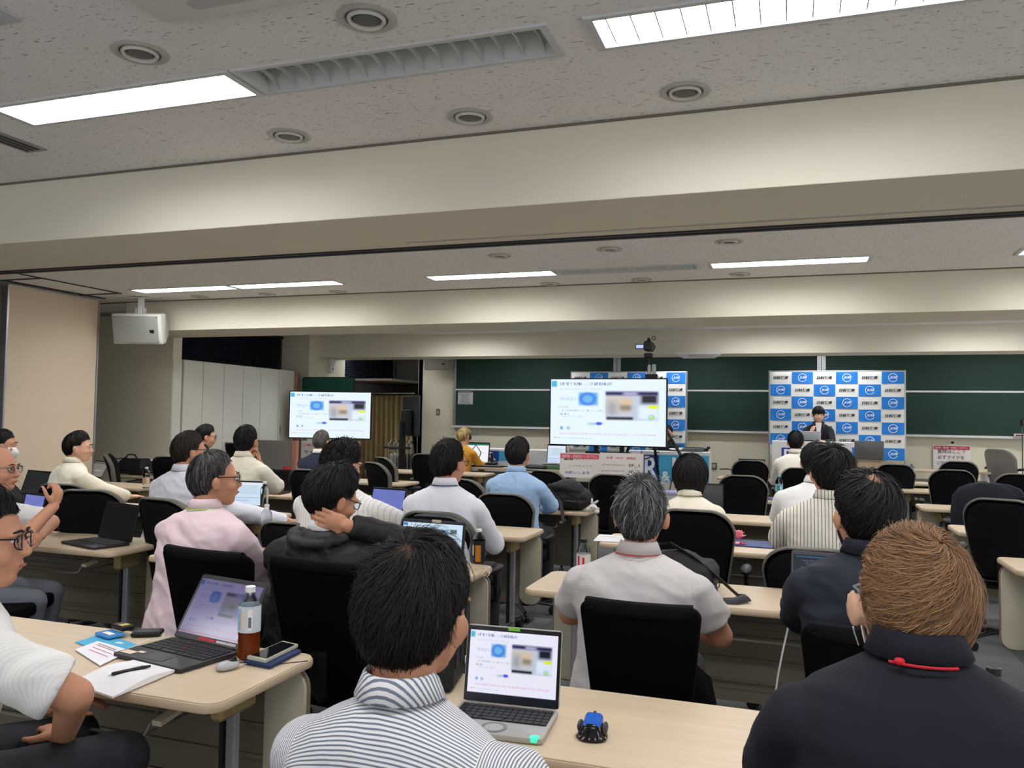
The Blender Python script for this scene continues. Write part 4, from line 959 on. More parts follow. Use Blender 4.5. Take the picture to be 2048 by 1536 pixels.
        for sd in (-1, 1):
            x, y = (sd*.09, 0) if stand else (sd*.13, hip.y+.46)
            q = MB(); q.rslab(.095, .27, .045, 0, .03, .006, 5, (x, y+.05)); q.ell((x, y+.09, .04), (.045, .095, .035)); q.ell((x, y-.02, .06), (.042, .06, .05)); q.build('shoe', mat('shoe_black', (18, 17, 18), .35), t, smooth='a')
    if face_on:
        for q_ in (-1, 1):
            q = MB(); q.ell(c+Rh@(V((q_*.031, .083, -.002))*s), [.013*s, .009*s, .0065*s], Rh); e = q.build('eye', mat('eye_white', (225, 220, 214), .3), body, smooth='a')
            q = MB(); q.ell(c+Rh@(V((q_*.031, .0905, -.002))*s), [.0055*s, .003*s, .0055*s], Rh); q.build('iris', mat('eye_dark', (24, 18, 16), .25), body, smooth='a')
            q = MB(); q.tube([c+Rh@(V((q_*x, y, z))*s) for x, y, z in ((.014, .0985, .018), (.03, .098, .023), (.047, .086, .019))], [.003*s, .0035*s, .002*s], 6); q.build('eyebrow', mat('hair_20_18_18', BLK[0], .6), body, smooth='a')
        q = MB(); q.ell(c+Rh@(V((0, .0965, -.0665))*s), [.021*s, .006*s, .0035*s], Rh); q.build('mouth', mat('lips', (160, 92, 84), .5), body, smooth='a')
    if hair: hair_obj(t, Rh, c, s, hair)
    if glasses:
        gm = mat('glasses_%d' % glasses[0], glasses, .3, .2); q = MB(); T = lambda a_: c+Rh@(V(a_)*s)
        for q_ in (-1, 1):
            q.tube([T((q_*.083, -.02, -.002)), T((q_*.082, .0, .012)), T((q_*.078, .06, .008)), T((q_*.062, .098, .006))], .0022, 6)
            ring = [T((q_*(.034+.026*math.cos(a)), .103-.010*abs(math.cos(a))*(1 if q_*math.cos(a) > -9 else 0), -.004+.019*math.sin(a))) for a in [2*PI*k/16 for k in range(17)]]; q.tube(ring, .002, 6)
        q.tube([T((-.01, .105, .002)), T((.01, .105, .002))], .002, 6); g = q.build('glasses', gm, t, smooth='a')
        q = MB()
        for q_ in (-1, 1): q.loft([[T((q_*(.034+.025*math.cos(a)), .100+d_, -.004+.018*math.sin(a))) for a in [2*PI*k/16 for k in range(16)]] for d_ in (0, .001)])
        q.build('lens', mat('clear_lens', (240, 245, 250), .02, trans=1, ior=1.05), g)
    if mask:
        q = MB(); T = lambda a_: c+Rh@(V(a_)*s); rows = []
        for i in range(9):
            z = -.018-.10*i/8; row = []
            for j in range(15):
                a = (j/14-.5)*2.5; bulge = .022*math.sin(PI*min(1, (i+.3)/8.3))*math.cos(a)**2
                rx = .072-.012*(i/8)**2*2; row.append(T((math.sin(a)*rx, .028+math.cos(a)*(.068+bulge)-(.02*(i/8)**3), z)))
            rows.append(row)
        q.loft(rows, False, False); o = q.build('face_mask', mat('mask_white', (238, 238, 238), .8), t, smooth=True); so = o.modifiers.new('th', 'SOLIDIFY'); so.thickness = .002
        q = MB()
        for q_ in (-1, 1): q.tube([T((q_*.068, .045, -.03)), T((q_*.084, .018, -.004)), T((q_*.089, .004, .010))], .0014, 6); q.tube([T((q_*.089, -.012, -.046)), T((q_*.083, .004, -.06)), T((q_*.070, .032, -.085))], .0014, 6)
        q.build('ear_loop', mat('mask_white'), o, smooth='a')
    return t, c, ns, top, Rh, body
M_ws = mat('white_shirt', (232, 231, 228), .8, bump=(14, .25, .01))
M_cs = mat('cream_shirt', (236, 228, 208), .8, bump=(14, .25, .01))
PH = [('x',)]
def shy(u, v, Y): return aty(u, v, Y)
# --- P1 foreground, blue-grey striped white shirt
Y = 1.36; h = aty(838, 1222, Y)
t, c, ns, top, Rh, bd = person('person from behind in white shirt with fine grey-blue stripes, biggest and nearest in the middle', 838, 1222, Y, sk='b', face=(-.18, 0, .05), yaw=0, s=1.03, voxel=.007,
    hair=HS(n=16000, k=5, len=.3, lift=.022, w=.0007, th=.024, swirl=.5, mess=.5, lim=(64, 84, 133), bald=(.13, (120, 78, 60), .55), seed=1, pw=6),
    shirt=stripes('pinstripe_shirt', (228, 226, 226), (112, 122, 138), .0046, .42, 'X', h.z-.315), lean=.1, hunch=.02, folds=.0035, wide=.98, arms=dict(L=dict(e=(-.225, .03, .80), w=(-.10, .26, .66), hd=(.5, 1, -.1), hn=(0, 0, 1)), R=dict(e=(.225, .03, .80), w=(.10, .26, .66), hd=(-.5, 1, -.1), hn=(0, 0, 1))))
# --- P2 foreground right, navy polo, brown hair, mask
t, c, ns, top, Rh, bd = person('person with light brown hair and navy polo shirt with red collar trim, right foreground', 1822, 1208, 1.5, sk='c', face=(.12, 0, .06), s=1.0, voxel=.007,
    hair=HS(n=20000, k=5, len=.3, lift=.010, w=.0006, th=.02, swirl=.9, mess=.3, cols=[(132, 98, 68), (150, 112, 78), (112, 80, 56), (168, 130, 94)], cw=(4, 3, 3, 1.5), lim=(64, 82, 129), seed=3, part=.2, tau=26, pw=6),
    shirt=mat('navy_polo', (13, 16, 29), .85, bump=(400, .2, .001)), glasses=(120, 120, 124), mask=1, wide=.97, hunch=.03, up=.062, folds=.004, arms=dict(L=dict(e=(-.225, .03, .80), w=(-.10, .26, .66), hd=(.5, 1, -.1), hn=(0, 0, 1)), R=dict(e=(.225, .03, .80), w=(.10, .26, .66), hd=(-.5, 1, -.1), hn=(0, 0, 1))))
q = MB(); q.tube([ns+V((math.cos(a)*.083, math.sin(a)*.083, .006)) for a in [PI+.95+k*.13 for k in range(10)]], .0022, 6); q.ell(ns+V((-.035, -.075, .009)), (.008, .005, .006)); q.build('red_trim', mat('red_trim', (200, 24, 40), .6), t, smooth='a')
# --- P3 grey polo
t, c, ns, top, Rh, bd = person('person with short grey-black hair in light grey polo shirt with a red collar line, centre', 1283, 1030, 2.86, sk='b', s=1.0, voxel=.008, face=(0, 0, 0),
    hair=HS(n=11000, k=5, len=.26, lift=.024, w=.0009, th=.022, swirl=.2, mess=.5, cols=[(40, 40, 42), (110, 110, 112), (70, 70, 72), (160, 160, 160)], cw=(5, 3, 3, 1.2), seed=4, lim=(62, 79, 130), bulk=(.97, 1, 1)),
    shirt=mat('grey_polo', (196, 190, 188), .85, bump=(60, .3, .003)), wide=1.12, lean=.04, folds=.006, arms=dict(L=dict(e=(-.26, .03, .76), w=(-.12, .28, .73), hd=(.6, 1, 0), hn=(0, 0, 1), sl=.7), R=dict(e=(.27, .0, .74), w=(.12, .25, .70), hd=(-.6, 1, 0), hn=(0, 0, 1), sl=.66)))
q = MB(); q.tube([ns+V((math.cos(a)*.080, math.sin(a)*.080, .004)) for a in [PI+.3+k*.16 for k in range(16)]], .0018, 6); q.build('red_piping', mat('red_trim'), top, smooth='a')
# --- P4 navy jacket masked
person('person with thinning dark hair, white mask and dark navy jacket, right of centre', 1730, 1030, 2.72, sk='a', face=(.3, 0, .04), yaw=.05, voxel=.008, mask=1, sleeve='long', s=1.0, jacket=1,
    hair=HS(n=5500, k=5, len=.4, lift=.014, w=.0013, th=.026, swirl=.6, mess=.35, bald=(.12, (168, 124, 98), .35), seed=5, lim=(64, 80, 130), bulk=(1.06, 1.0, 1.02)),
    shirt=mat('navy_jacket', (20, 25, 40), .8, bump=(200, .2, .002)), wide=1.0, lean=.1, folds=.008, hunch=.02, up=.02, arms=dict(L=dict(e=(-.185, .12, .84), w=(-.10, .36, .755), hd=(.4, 1, 0), hn=(0, 0, 1))))
# --- P5 striped short sleeve, right of centre
person('person in cream short-sleeved shirt with dark vertical stripes, behind a rounded chair', 1658, 945, 4.4, sk='a', face=(.35, .05, 0), voxel=.008,
    hair=HS(n=3500, k=5, len=.4, lift=.022, w=.0018, th=.034, mess=.5, seed=6, bulk=(1.1, 1.05, 1.0)), shirt=stripes('striped_shirt_cream', (232, 226, 212), (120, 112, 104), .016, .22, 'X', None), wide=1.06, lean=.04, folds=.006,
    arms=dict(L=dict(e=(-.235, .06, .84), w=(-.1, .3, .73), hd=(.6, 1, 0), hn=(0, 0, 1), sl=.85), R=dict(e=(.27, .06, .86), w=(.1, .3, .73), hd=(-.6, 1, 0), hn=(0, 0, 1), sl=.85)))
# --- P6 lower left foreground
h6 = aty(-38, 1078, 1.5)
t, c, ns, top, Rh, bd = person('person with black glasses and white short-sleeved shirt at the lower left edge', 0, 0, W=h6, sk='b', face=(-.75, 0, 0), yaw=-.25, voxel=.008, glasses=(14, 14, 18), face_on=1,
    hair=HS(n=5000, k=5, len=.35, lift=.015, w=.0014, th=.024, seed=7), shirt=stripes('white_shirt_fine', (232, 230, 226), (223, 221, 218), .006, .3, 'X'), wide=1.1, lean=.06,
    arms=dict(R=dict(e=(.29, .09, .79), w=(.08, .18, .62), hd=(-1, .3, 0), hn=(0, 0, 1), sl=.8), L=dict(e=(-.25, .06, .8), w=(-.12, .24, .64), hd=(.3, 1, 0), hn=(0, 0, 1))), folds=.006)
# --- P7 bald man with raised fist
h7 = aty(-4, 938, 3.25)
t, c, ns, top, Rh, bd = person('balding person in thin glasses, white short-sleeved shirt and grey trousers at left, fist raised', 0, 0, W=h7, sk='b', face=(-.2, .05, 0), yaw=-1.05, voxel=.006, glasses=(90, 90, 94), face_on=1,
    hair=HS(n=900, k=4, len=.2, lift=.004, w=.0016, th=.008, lim=(66, 82, 124), cols=[(60, 54, 50), (90, 84, 80)], cw=(1, 1), bald=(.62, SK['b'], .0), bf=.25, seed=8), shirt=M_ws, trousers=(96, 100, 108), lean=.14, seat=.43,
    arms=dict(R=dict(e=(.2, .2, .80), w=(.06, .30, .95), hd=(-.2, .2, 1), hn=(.4, .9, 0), curl=1.15, sl=.75), L=dict(e=(-.16, .22, .84), w=(.10, .25, .80), hd=(1, .1, -.1), hn=(0, 1, .2), sl=.8)))
# --- P8 masked, dark jacket
person('person in white mask and dark jacket at the far left, behind the balding one', 0, 0, W=aty(6, 890, 5.0), sk='b', face=(-.2, 0, 0), yaw=-.7, mask=1, sleeve='long', jacket=1, face_on=1,
    hair=HS(n=1500, seed=9, w=.003), shirt=mat('dark_jacket', (30, 28, 30), .85), voxel=.01)
# --- P9 white shirt by wall
person('person in long-sleeved white shirt sitting by the beige wall panel', 158, 894, 5.3, sk='c', face=(-.65, 0, 0), yaw=-.35, sleeve='long', face_on=1, hair=HS(n=2500, len=.45, w=.0026, th=.026, seed=10, lift=.01), shirt=M_cs, voxel=.01, folds=.006,
    arms=dict(R=dict(e=(.24, .1, .82), w=(.2, .34, .74), hd=(0, 1, 0), hn=(0, 0, 1)), L=dict(e=(-.23, .1, .85), w=(-.05, .3, .75), hd=(.5, 1, 0), hn=(0, 0, 1))))
# --- P10 white shirt typing
person('person in white shirt with glasses and one arm stretched to a laptop, left of centre', 380, 902, 4.35, sk='b', face=(-.45, .04, 0), yaw=-.12, sleeve='long', glasses=(40, 36, 36), voxel=.008, face_on=1,
    hair=HS(n=3000, w=.002, len=.4, cols=[(44, 36, 32), (64, 52, 46), (28, 24, 22)], seed=11, th=.022), shirt=mat('cool_white_shirt', (228, 228, 236), .8, bump=(14, .25, .01)), folds=.007, wide=1.12,
    arms=dict(R=dict(e=(.27, .1, .84), w=(.47, .42, .745), hd=(.5, 1, -.05), hn=(0, 0, 1), curl=.45), L=dict(e=(-.26, .08, .85), w=(-.05, .32, .75), hd=(.5, 1, 0), hn=(0, 0, 1))))
# --- P11 pink shirt
t, c, ns, top, Rh, bd = person('person with greying hair, black glasses and pale pink shirt with green lanyard', 430, 958, 3.02, sk='b', face=(-.62, .06, 0), yaw=-.1, sleeve='long', glasses=(20, 20, 24), voxel=.007, face_on=1,
    hair=HS(n=5000, k=5, w=.0014, len=.28, th=.018, cols=[(40, 38, 38), (110, 106, 104), (70, 66, 64)], cw=(4, 2, 3), seed=12, lim=(60, 80, 127)), shirt=mat('pale_pink_shirt', (224, 200, 204), .8, bump=(14, .25, .01)), folds=.008, wide=1.12, lean=.03)
q = MB(); q.tube([ns+V((math.cos(a)*.082, math.sin(a)*.08, .002)) for a in [PI+.1+k*.18 for k in range(17)]], .0022, 6); q.build('lanyard', mat('green_lanyard', (150, 200, 60), .6), t, smooth='a')
# --- P12 hooded black jacket, hand on neck
t, c, ns, top, Rh, bd = person('person in black hooded jacket with one hand on the back of the neck', 668, 995, 2.98, sk='b', face=(-.55, -.28, .08), yaw=.0, sleeve='long', glasses=(18, 18, 22), voxel=.0055, jacket=1, s=1.0,
    hair=HS(n=6000, k=5, w=.0015, len=.36, th=.03, mess=.6, seed=13, lift=.018, bulk=(1.06, 1.04, 1.02)), shirt=mat('black_nylon_jacket', (13, 13, 16), .6, bump=(20, .3, .01)), wide=1.2, folds=.011, lean=.02, collar=M_ws, hunch=.01,
    arms=dict(R=dict(e=(.33, .08, .94), w=(.125, -.095, 1.02), hd=(-1, -.28, .30), hn=(-.15, -1, .1), curl=.32), L=dict(e=(-.25, .1, .82), w=(-.05, .3, .75), hd=(.6, 1, 0), hn=(0, 0, 1))))
q = MB(); q.tube([ns+V((math.cos(a)*.105, math.sin(a)*.085-.015, -.025-.035*max(0, -math.sin(a)))) for a in [PI-.5+k*.23 for k in range(19)]], [(.02+.012*math.sin(k/18*PI), .03+.03*math.sin(k/18*PI)) for k in range(19)], 12)
q.ell(ns+V((0, -.12, -.11)), (.105, .035, .09), None, 16, 12); put(blob(q, .008, 2, (.008, (12, 12, 16), 3)), 'hood', mat('black_nylon_jacket'), top)
# --- P13 curly hair, striped white
person('person with curly black hair and white striped short-sleeved shirt, mostly hidden by the hooded one', 688, 928, 4.15, sk='a', face=(-.35, -.15, 0), glasses=(30, 30, 34), voxel=.008,
    hair=HS(n=4000, k=7, w=.0024, len=.3, th=.036, lift=.012, curl=.006, mess=1.2, seed=14, bulk=(1.12, 1.06, 1.0)), shirt=stripes('white_wide_stripe_shirt', (234, 233, 231), (200, 196, 192), .022, .14, 'X'), wide=1.25, folds=.005, lean=.04,
    arms=dict(R=dict(e=(.33, .1, .84), w=(.1, .3, .74), hd=(-.6, 1, 0), hn=(0, 0, 1), sl=.88)))
# --- P14 white shirt, blue collar seam
t, c, ns, top, Rh, bd = person('person in white shirt with a blue line under the collar, right of the lavender laptop', 899, 925, 4.3, sk='b', face=(-.3, .03, 0), yaw=-.05, sleeve='long', glasses=(24, 24, 30), voxel=.009,
    hair=HS(n=3000, k=5, w=.002, len=.32, th=.022, lift=.02, mess=.5, seed=15), shirt=mat('cool_white_shirt'), wide=1.1, folds=.004, lean=.03)
q = MB(); q.tube([ns+V((math.cos(a)*.083, math.sin(a)*.08, .003)) for a in [PI+.1+k*.18 for k in range(17)]], .003, 6); q.build('blue_seam', mat('navy_seam', (30, 44, 90), .7), top, smooth='a')
# --- P15 light blue shirt
person('person in light blue shirt seen from behind, beside the backpack', 1037, 909, 5.95, sk='b', face=(-.12, .03, 0), sleeve='long', voxel=.01, hair=HS(n=2500, w=.0028, len=.32, th=.026, seed=16), shirt=mat('light_blue_shirt', (160, 190, 226), .8, bump=(14, .25, .01)), wide=1.02, folds=.007, lean=-.02,
    arms=dict(R=dict(e=(.235, .1, .80), w=(.12, .32, .74), hd=(-.6, 1, 0), hn=(0, 0, 1))))
# --- P16 woman in orange
t, c, ns, top, Rh, bd = person('person with tied blond hair, headphones and orange top at the equipment table', 929, 873, 11.4, sk='c', face=(-.2, -.1, 0), yaw=-.15, sleeve='long', voxel=.012, collar=0, hair=HS(n=700, w=.006, len=.3, th=.022, cols=[(176, 150, 98), (140, 112, 66), (200, 178, 128)], seed=17), shirt=mat('orange_top', (206, 144, 44), .8), s=1.05)
q = MB(); q.ell(c+V((0, -.125, .01)), (.05, .035, .06)); q.tube([c+V((-.02, -.15, .05)), c+V((.01, -.17, 0)), c+V((0, -.14, -.06))], .012, 6); q.build('hair_bun', mat('hair_176_150_98'), t, smooth='a')
q = MB(); q.tube([c+V((math.cos(a)*.1, -.01, math.sin(a)*.125)) for a in [k*PI/10 for k in range(11)]], .008, 6); q.ell(c+V((.098, 0, -.01)), (.02, .035, .04)); q.ell(c+V((-.098, 0, -.01)), (.02, .035, .04)); q.build('headphones', M_black, t, smooth='a')
# --- P17 navy suit
person('person with grey hair in navy suit below the left screen', 644, 883, 7.75, sk='b', sleeve='long', jacket=1, voxel=.011, face=(-.1, 0, 0), hair=HS(n=1800, w=.003, len=.28, th=.014, cols=[(92, 86, 82), (130, 124, 118), (64, 60, 58)], cw=(3, 2, 2), seed=18), shirt=mat('navy_suit', (30, 36, 58), .85), collar=M_ws, wide=1.1, folds=.004)
# --- P18 leaning cream
person('person in cream shirt leaning the head on one hand, in front of the cupboards', 494, 882, 6.0, sk='b', face=(.1, .12, 0), voxel=.009, hair=HS(n=2600, w=.0028, len=.35, th=.026, seed=19, lift=.008), shirt=M_cs, wide=1.15, folds=.006, s=1.05,
    arms=dict(R=dict(e=(.23, .16, .80), w=(.09, .06, 1.03), hd=(-.15, 0, 1), hn=(.6, .5, 0), curl=.7, sl=.9)))
# --- P19 dark with glasses
person('person in dark jacket and glasses by the cupboards, farthest at left', 412, 873, 7.35, sk='a', face=(-.55, -.1, 0), yaw=-.2, sleeve='long', jacket=1, glasses=(20, 20, 22), voxel=.011, face_on=1, hair=HS(n=1600, w=.0034, len=.35, th=.026, seed=20), shirt=mat('charcoal_jacket', (38, 40, 46), .85), folds=.004)
# --- P20 hidden cream
person('person in ivory shirt almost hidden behind the leaning one', 0, 0, W=aty(500, 890, 7.6)+V((0, 0, -.02)), sk='a', voxel=.014, hair=HS(n=300, w=.005, seed=21), shirt=M_cs, wide=1.25, folds=.004)
# --- P21 bob hair
person('person with straight black bob hair and cream shirt, centre right', 1381, 950, 5.75, sk='c', face=(-.05, .03, 0), voxel=.01, sleeve='long', hair=HS(n=4500, k=6, w=.0022, len=.55, th=.03, lim=(60, 132, 140), hang=112, pw=9, seed=22, lift=.004, mess=.12, swirl=.05, tmax=1.1, bulk=(1.06, 1.04, 1.0)), shirt=M_cs, wide=1.0, folds=.004, s=1.08)
# --- P22 white vest
person('person in pale vest over a shirt seated before the cloth-covered lectern table', 1591, 884, 9.95, sk='a', voxel=.012, sleeve='long', hair=HS(n=1500, w=.004, len=.3, th=.022, seed=23), shirt=mat('white_vest', (236, 230, 216), .85), folds=.003)
# --- P23 hidden white
person('person in plain white shirt hidden behind the striped cream shirt', 1632, 925, 5.7, sk='b', face=(-.2, 0, 0), voxel=.011, hair=HS(n=1800, w=.003, seed=24, th=.024), shirt=M_ws, wide=1.15, folds=.005, shift=(0, 0, 0))
# --- P24 presenter
ST = .19
t, c, ns, top, Rh, bd = person('presenter with short black hair in black suit and white blouse behind the cloth table', 1637, 829, 13.05, sk='c', face=(.15, -.12, 0), yaw=PI, stand=ST, voxel=.009, sleeve='long', jacket=1, collar=0, face_on=1, s=.98,
    hair=HS(n=1500, w=.003, len=.4, th=.022, lim=(86, 100, 128), seed=25, lift=.004, tau=10), shirt=mat('black_suit', (24, 25, 32), .8), wide=.92, folds=.003, trousers=(22, 22, 28),
    arms=dict(R=dict(e=(.20, .12, 1.0), w=(.12, .3, 1.10), hd=(-.3, .4, 1), hn=(1, .4, 0), curl=.4), L=dict(e=(-.19, .08, .98), w=(-.06, .30, 1.0), hd=(.7, .5, .3), hn=(0, .5, 1), curl=.5)))
q = MB(); q.add([V((0, .06, 0))+ns+V(p) for p in ((-.045, .022, .0), (.045, .022, .0), (.012, .078, -.24), (-.012, .078, -.24))], [(0, 1, 2, 3)]); so = q.build('blouse', mat('white_blouse', (236, 230, 222), .8), t); m_ = so.modifiers.new('s', 'SOLIDIFY'); m_.thickness = .012
for sd in (-1, 1):
    q = MB(); q.add([ns+V(p) for p in ((sd*.04, .06, .03), (sd*.085, .05, .01), (sd*.075, .135, -.10), (sd*.01, .145, -.25))], [(0, 1, 2, 3)]); o = q.build('lapel', mat('black_suit_lapel', (30, 31, 38), .7), top); m_ = o.modifiers.new('s', 'SOLIDIFY'); m_.thickness = .008
# --- P25 person partly behind the screen
person('person in dark suit seated behind the big screen, only a shoulder showing', 0, 0, W=aty(1334, 866, 13.15), sk='a', yaw=PI, voxel=.014, sleeve='long', jacket=1, face_on=1, hair=HS(n=500, w=.005, seed=26), shirt=mat('charcoal_jacket'), folds=.003, seat=.66, arms=dict(L=dict(e=(-.22, .04, .9), w=(-.12, .15, .82), hd=(.4, 1, 0), hn=(0, 0, 1)), R=dict(e=(.22, .04, .9), w=(.12, .15, .82), hd=(-.4, 1, 0), hn=(0, 0, 1))), legs=1)
# ================================================================== televisions, banners, tables at the front
def tv(label, cx, cy, cz, rz, w_, scr, depth=.05, stand=1):
    t = thing('television', label, 'television', (cx, cy, 0), rz); h_ = w_*9/16
    b = MB(); b.rslab(w_+.03, h_+.03, .012, 0, depth, .004, 3, (0, cz), plane='XZ'); b.build('bezel', mat('tv_bezel', (12, 13, 16), .3), t, smooth='a')
    uvquad(None, 'screen', [(-w_/2, -.001, cz-h_/2), (w_/2, -.001, cz-h_/2), (w_/2, -.001, cz+h_/2), (-w_/2, -.001, cz+h_/2)], scr, t)
    b = MB(); b.box((0, depth+.03, cz), (w_*.5, .05, h_*.5)); b.build('rear_housing', M_black, t, bevel=.01)
    if stand:
        b = MB()
        for s in (-1, 1): b.box((s*.16, depth+.09, cz/2+.1), (.05, .05, cz+.1))
        b.build('pole', M_black, t); b = MB(); b.box((0, depth+.07, .05), (.9, .06, .06)); b.box((-.4, depth-.0, .05), (.06, .6, .05)); b.box((.4, depth, .05), (.06, .6, .05)); b.build('stand_base', M_black, t, bevel=.005)
        b = MB(); b.box((0, depth+.02, cz-h_/2-.12), (.55, .04, .08)); b.build('cross_bar', M_black, t)
    return t
a, c_ = aty(1100, 757, 9.7), aty(1335, 757, 9.7); lo = aty(1218, 894, 9.7); W_ = c_.x-a.x; cz = (a.z+lo.z)/2+.005
tvR = tv('large television on a stand showing a slide, right of centre', (a.x+c_.x)/2, 9.7, cz, .0, W_-.03, S_tv)
m_ = aty(660, 830, 10.85); tvL = tv('smaller television showing the same slide in front of the white cupboards', m_.x, m_.y, m_.z, .3, 1.235, S_tv)
# back-facing television on a stand by the curtain
p = aty(820, 832, 12.2); t = thing('television', 'television turned away from the audience beside the curtain, back side showing', 'television', (p.x, 12.2, 0), 2.25)
b = MB(); b.rslab(1.12, .66, .02, -.04, .0, .006, 3, (0, p.z-.0), plane='XZ'); b.build('rear_shell', mat('tv_rear', (30, 34, 42), .4), t, smooth='a')
b = MB(); b.box((0, .06, p.z-.1), (.4, .1, .4)); b.build('mount', M_black, t, bevel=.01); b = MB(); b.box((.0, .12, p.z/2-.1), (.09, .09, p.z+.0)); b.build('pole', M_black, t)
b = MB(); put_text(b, 'MONITOR', .2, p.z-.1, w=.3, h=.04, y=.02); 
b = MB(); b.box((0, .2, .95), (.5, .34, .03)); b.build('shelf', M_black, t); b = MB(); b.box((0, .1, .05), (.7, .6, .06)); b.build('stand_base', M_black, t)
# folding chairs stacked on a cart behind
for k in range(5):
    p = aty(786+k*9, 896, 13.1); t = thing('folding_chair', 'chrome folding chair hung in a row beside the turned television, number %s from the curtain' % ('one', 'two', 'three', 'four', 'five')[k], 'folding chair', (p.x, 13.1, 0), .25, 'stacked folding chairs')
    b = MB(); b.tube([(-.02, -.2, .45), (-.03, -.2, .98), (0, -.12, 1.04), (.03, 0, .98), (.14, .04, .1)], .011, 8); b.tube([(-.02, .2, .45), (-.03, .2, .98), (0, .12, 1.04)], .011, 8); b.tube([(.0, -.15, .45), (.18, -.15, .05)], .011, 8); b.build('frame', M_chrome, t, smooth='a')
    b = MB(); b.box((0, 0, .62), (.03, .36, .36), ch=.01); b.build('seat', M_white if k < 2 else M_black, t)
# portable green board
p = aty(664, 772, 11.35); t = thing('mobile_board', 'small green chalkboard standing behind the left television', 'board', (p.x+.05, 11.15, 0), .05)
b = MB(); b.rslab(.88, .9, .03, 0, .03, .004, 4, (0, 1.55+.05), plane='XZ'); b.build('green_panel', mat('board_green2', (22, 84, 68), .5), t, smooth='a'); b = MB(); b.rslab(.91, .93, .035, .005, .025, .004, 4, (0, 1.6), plane='XZ'); b.build('rim', M_black, t)
b = MB(); b.box((-.46, .02, .85), (.03, .03, 1.6)); b.box((.46, .02, .85), (.03, .03, 1.6)); b.box((-.46, .02, .05), (.05, .5, .04)); b.box((.46, .02, .05), (.05, .5, .04)); b.build('stand', M_alu, t)
# grey box cabinet behind row four and below the left tv
a = aty(570, 905, 9.9); t = thing('low_partition', 'low grey partition board with reddish timber edge left of the left television', 'partition', (a.x+.06, 9.7, 0))
b = MB(); b.box((-.15, 0, .55), (.7, .05, 1.1)); b.build('panel', mat('grey_fabric_board', (126, 120, 114), .85, bump=(300, .3, .002)), t); b = MB(); b.box((.24, 0, .55), (.07, .06, 1.11)); b.build('edge', mat('raw_red_timber'), t)
# curtain
t = thing('curtain', 'beige pleated curtain hanging beside the left television', 'curtain', (-7.35, 13.9, 0)); b = MB(); n = 90; rs = []
for z in (.12, .6, 1.2, 1.7, 1.86): rs.append([V((-.75+1.35*k/n, .05*math.sin(k*.9+z*.3)+.02*math.sin(k*2.3+z), z)) for k in range(n+1)])
b.loft(rs, False, False); o = b.build('cloth', mat('beige_curtain', (186, 164, 118), .9), t, smooth=True); so = o.modifiers.new('s', 'SOLIDIFY'); so.thickness = .004
b = MB(); b.cyl((-.8, 0, 1.9), (.62, 0, 1.9), .012); b.build('rail', M_alu, t)
# ---- banner backdrops
M_bl2 = mat('banner_blue', (24, 122, 208), .6); M_bw = mat('banner_white', (226, 226, 222), .6); M_ink = mat('banner_ink', (28, 28, 30), .6)
def wave(x, z): return .006*math.sin(x*9+z*2)+.004*math.sin(x*23+z*7)
def backdrop(label, x0, x1, z0, z1, y, cols, rows, first):
    t = thing('backdrop_banner', label, 'banner', ((x0+x1)/2, y, 0)); W_ = x1-x0; H_ = z1-z0; cw, chh = W_/cols, H_/(rows+.0); sx = 4; sz = 3; M_ = cols*sx; Nn = rows*sz
    b = MB(); g = lambda i, j: (-W_/2+W_*i/M_, wave(-W_/2+W_*i/M_, z0+H_*j/Nn), z0+H_*j/Nn)
    vs_ = [g(i, j) for j in range(Nn+1) for i in range(M_+1)]; fs = [(j*(M_+1)+i, j*(M_+1)+i+1, (j+1)*(M_+1)+i+1, (j+1)*(M_+1)+i) for j in range(Nn) for i in range(M_)]
    b.add(vs_, fs); o = b.build('cloth', M_bw, t, smooth=True); so = o.modifiers.new('s', 'SOLIDIFY'); so.thickness = .003; so.offset = 1
    pw = mat('banner_print_white', (240, 244, 250), .6)
    for r in range(rows):
        for c in range(cols):
            cx = -W_/2+cw*(c+.5); cz_ = z1-chh*(r+.5)
            if (r+c+first) % 2:
                q = 8; e = .006; x_0, x_1 = cx-cw/2+e, cx+cw/2-e; z_0, z_1 = cz_-chh/2+e, cz_+chh/2-e; bb = MB()
                vv = [(x_0+(x_1-x_0)*i/q, wave(x_0+(x_1-x_0)*i/q, z_0+(z_1-z_0)*j/q)-.011, z_0+(z_1-z_0)*j/q) for j in range(q+1) for i in range(q+1)]
                bb.add(vv, [(j*(q+1)+i, j*(q+1)+i+1, (j+1)*(q+1)+i+1, (j+1)*(q+1)+i) for j in range(q) for i in range(q)]); bs = bb.build('blue_square', M_bl2, t, fix=False)
                R_ = chh*.34; n_ = 28; ring = []; wt = MB()
                for k in range(n_+1):
                    a = .35+(2*PI-.7)*k/n_
                    for rr_ in (R_, R_*.88): x_, z_ = cx+rr_*math.cos(a), cz_+rr_*math.sin(a); ring.append((x_, wave(x_, z_)-.017, z_))
                wt.add(ring, [(2*k, 2*k+1, 2*k+3, 2*k+2) for k in range(n_)])
                put_text(wt, 'JUSE', cx+chh*.06, cz_, w=chh*.6, h=chh*.22, y=-.017, bold=.03, shear=.3, fn=wave); wt.build('logo', pw, bs, fix=False)
            else: ink = MB(); put_text(ink, '日科技連', cx, cz_, w=cw*.70, h=chh*.26, y=-.013, bold=.03, shear=.2, fn=wave); ink.build('lettering', M_ink, t, fix=False)
    b = MB(); 
    for s in (-1, 1): b.cyl((s*(W_/2+.01), .03, .2), (s*(W_/2+.01), .03, z1+.02), .012); b.cyl((s*(W_/2+.01), .03, .25), (s*(W_/2+.01), .35, .2), .01)
    b.cyl((-W_/2, .03, z1+.01), (W_/2, .03, z1+.01), .01); b.build('frame', M_alu, t, smooth='a')
    return t
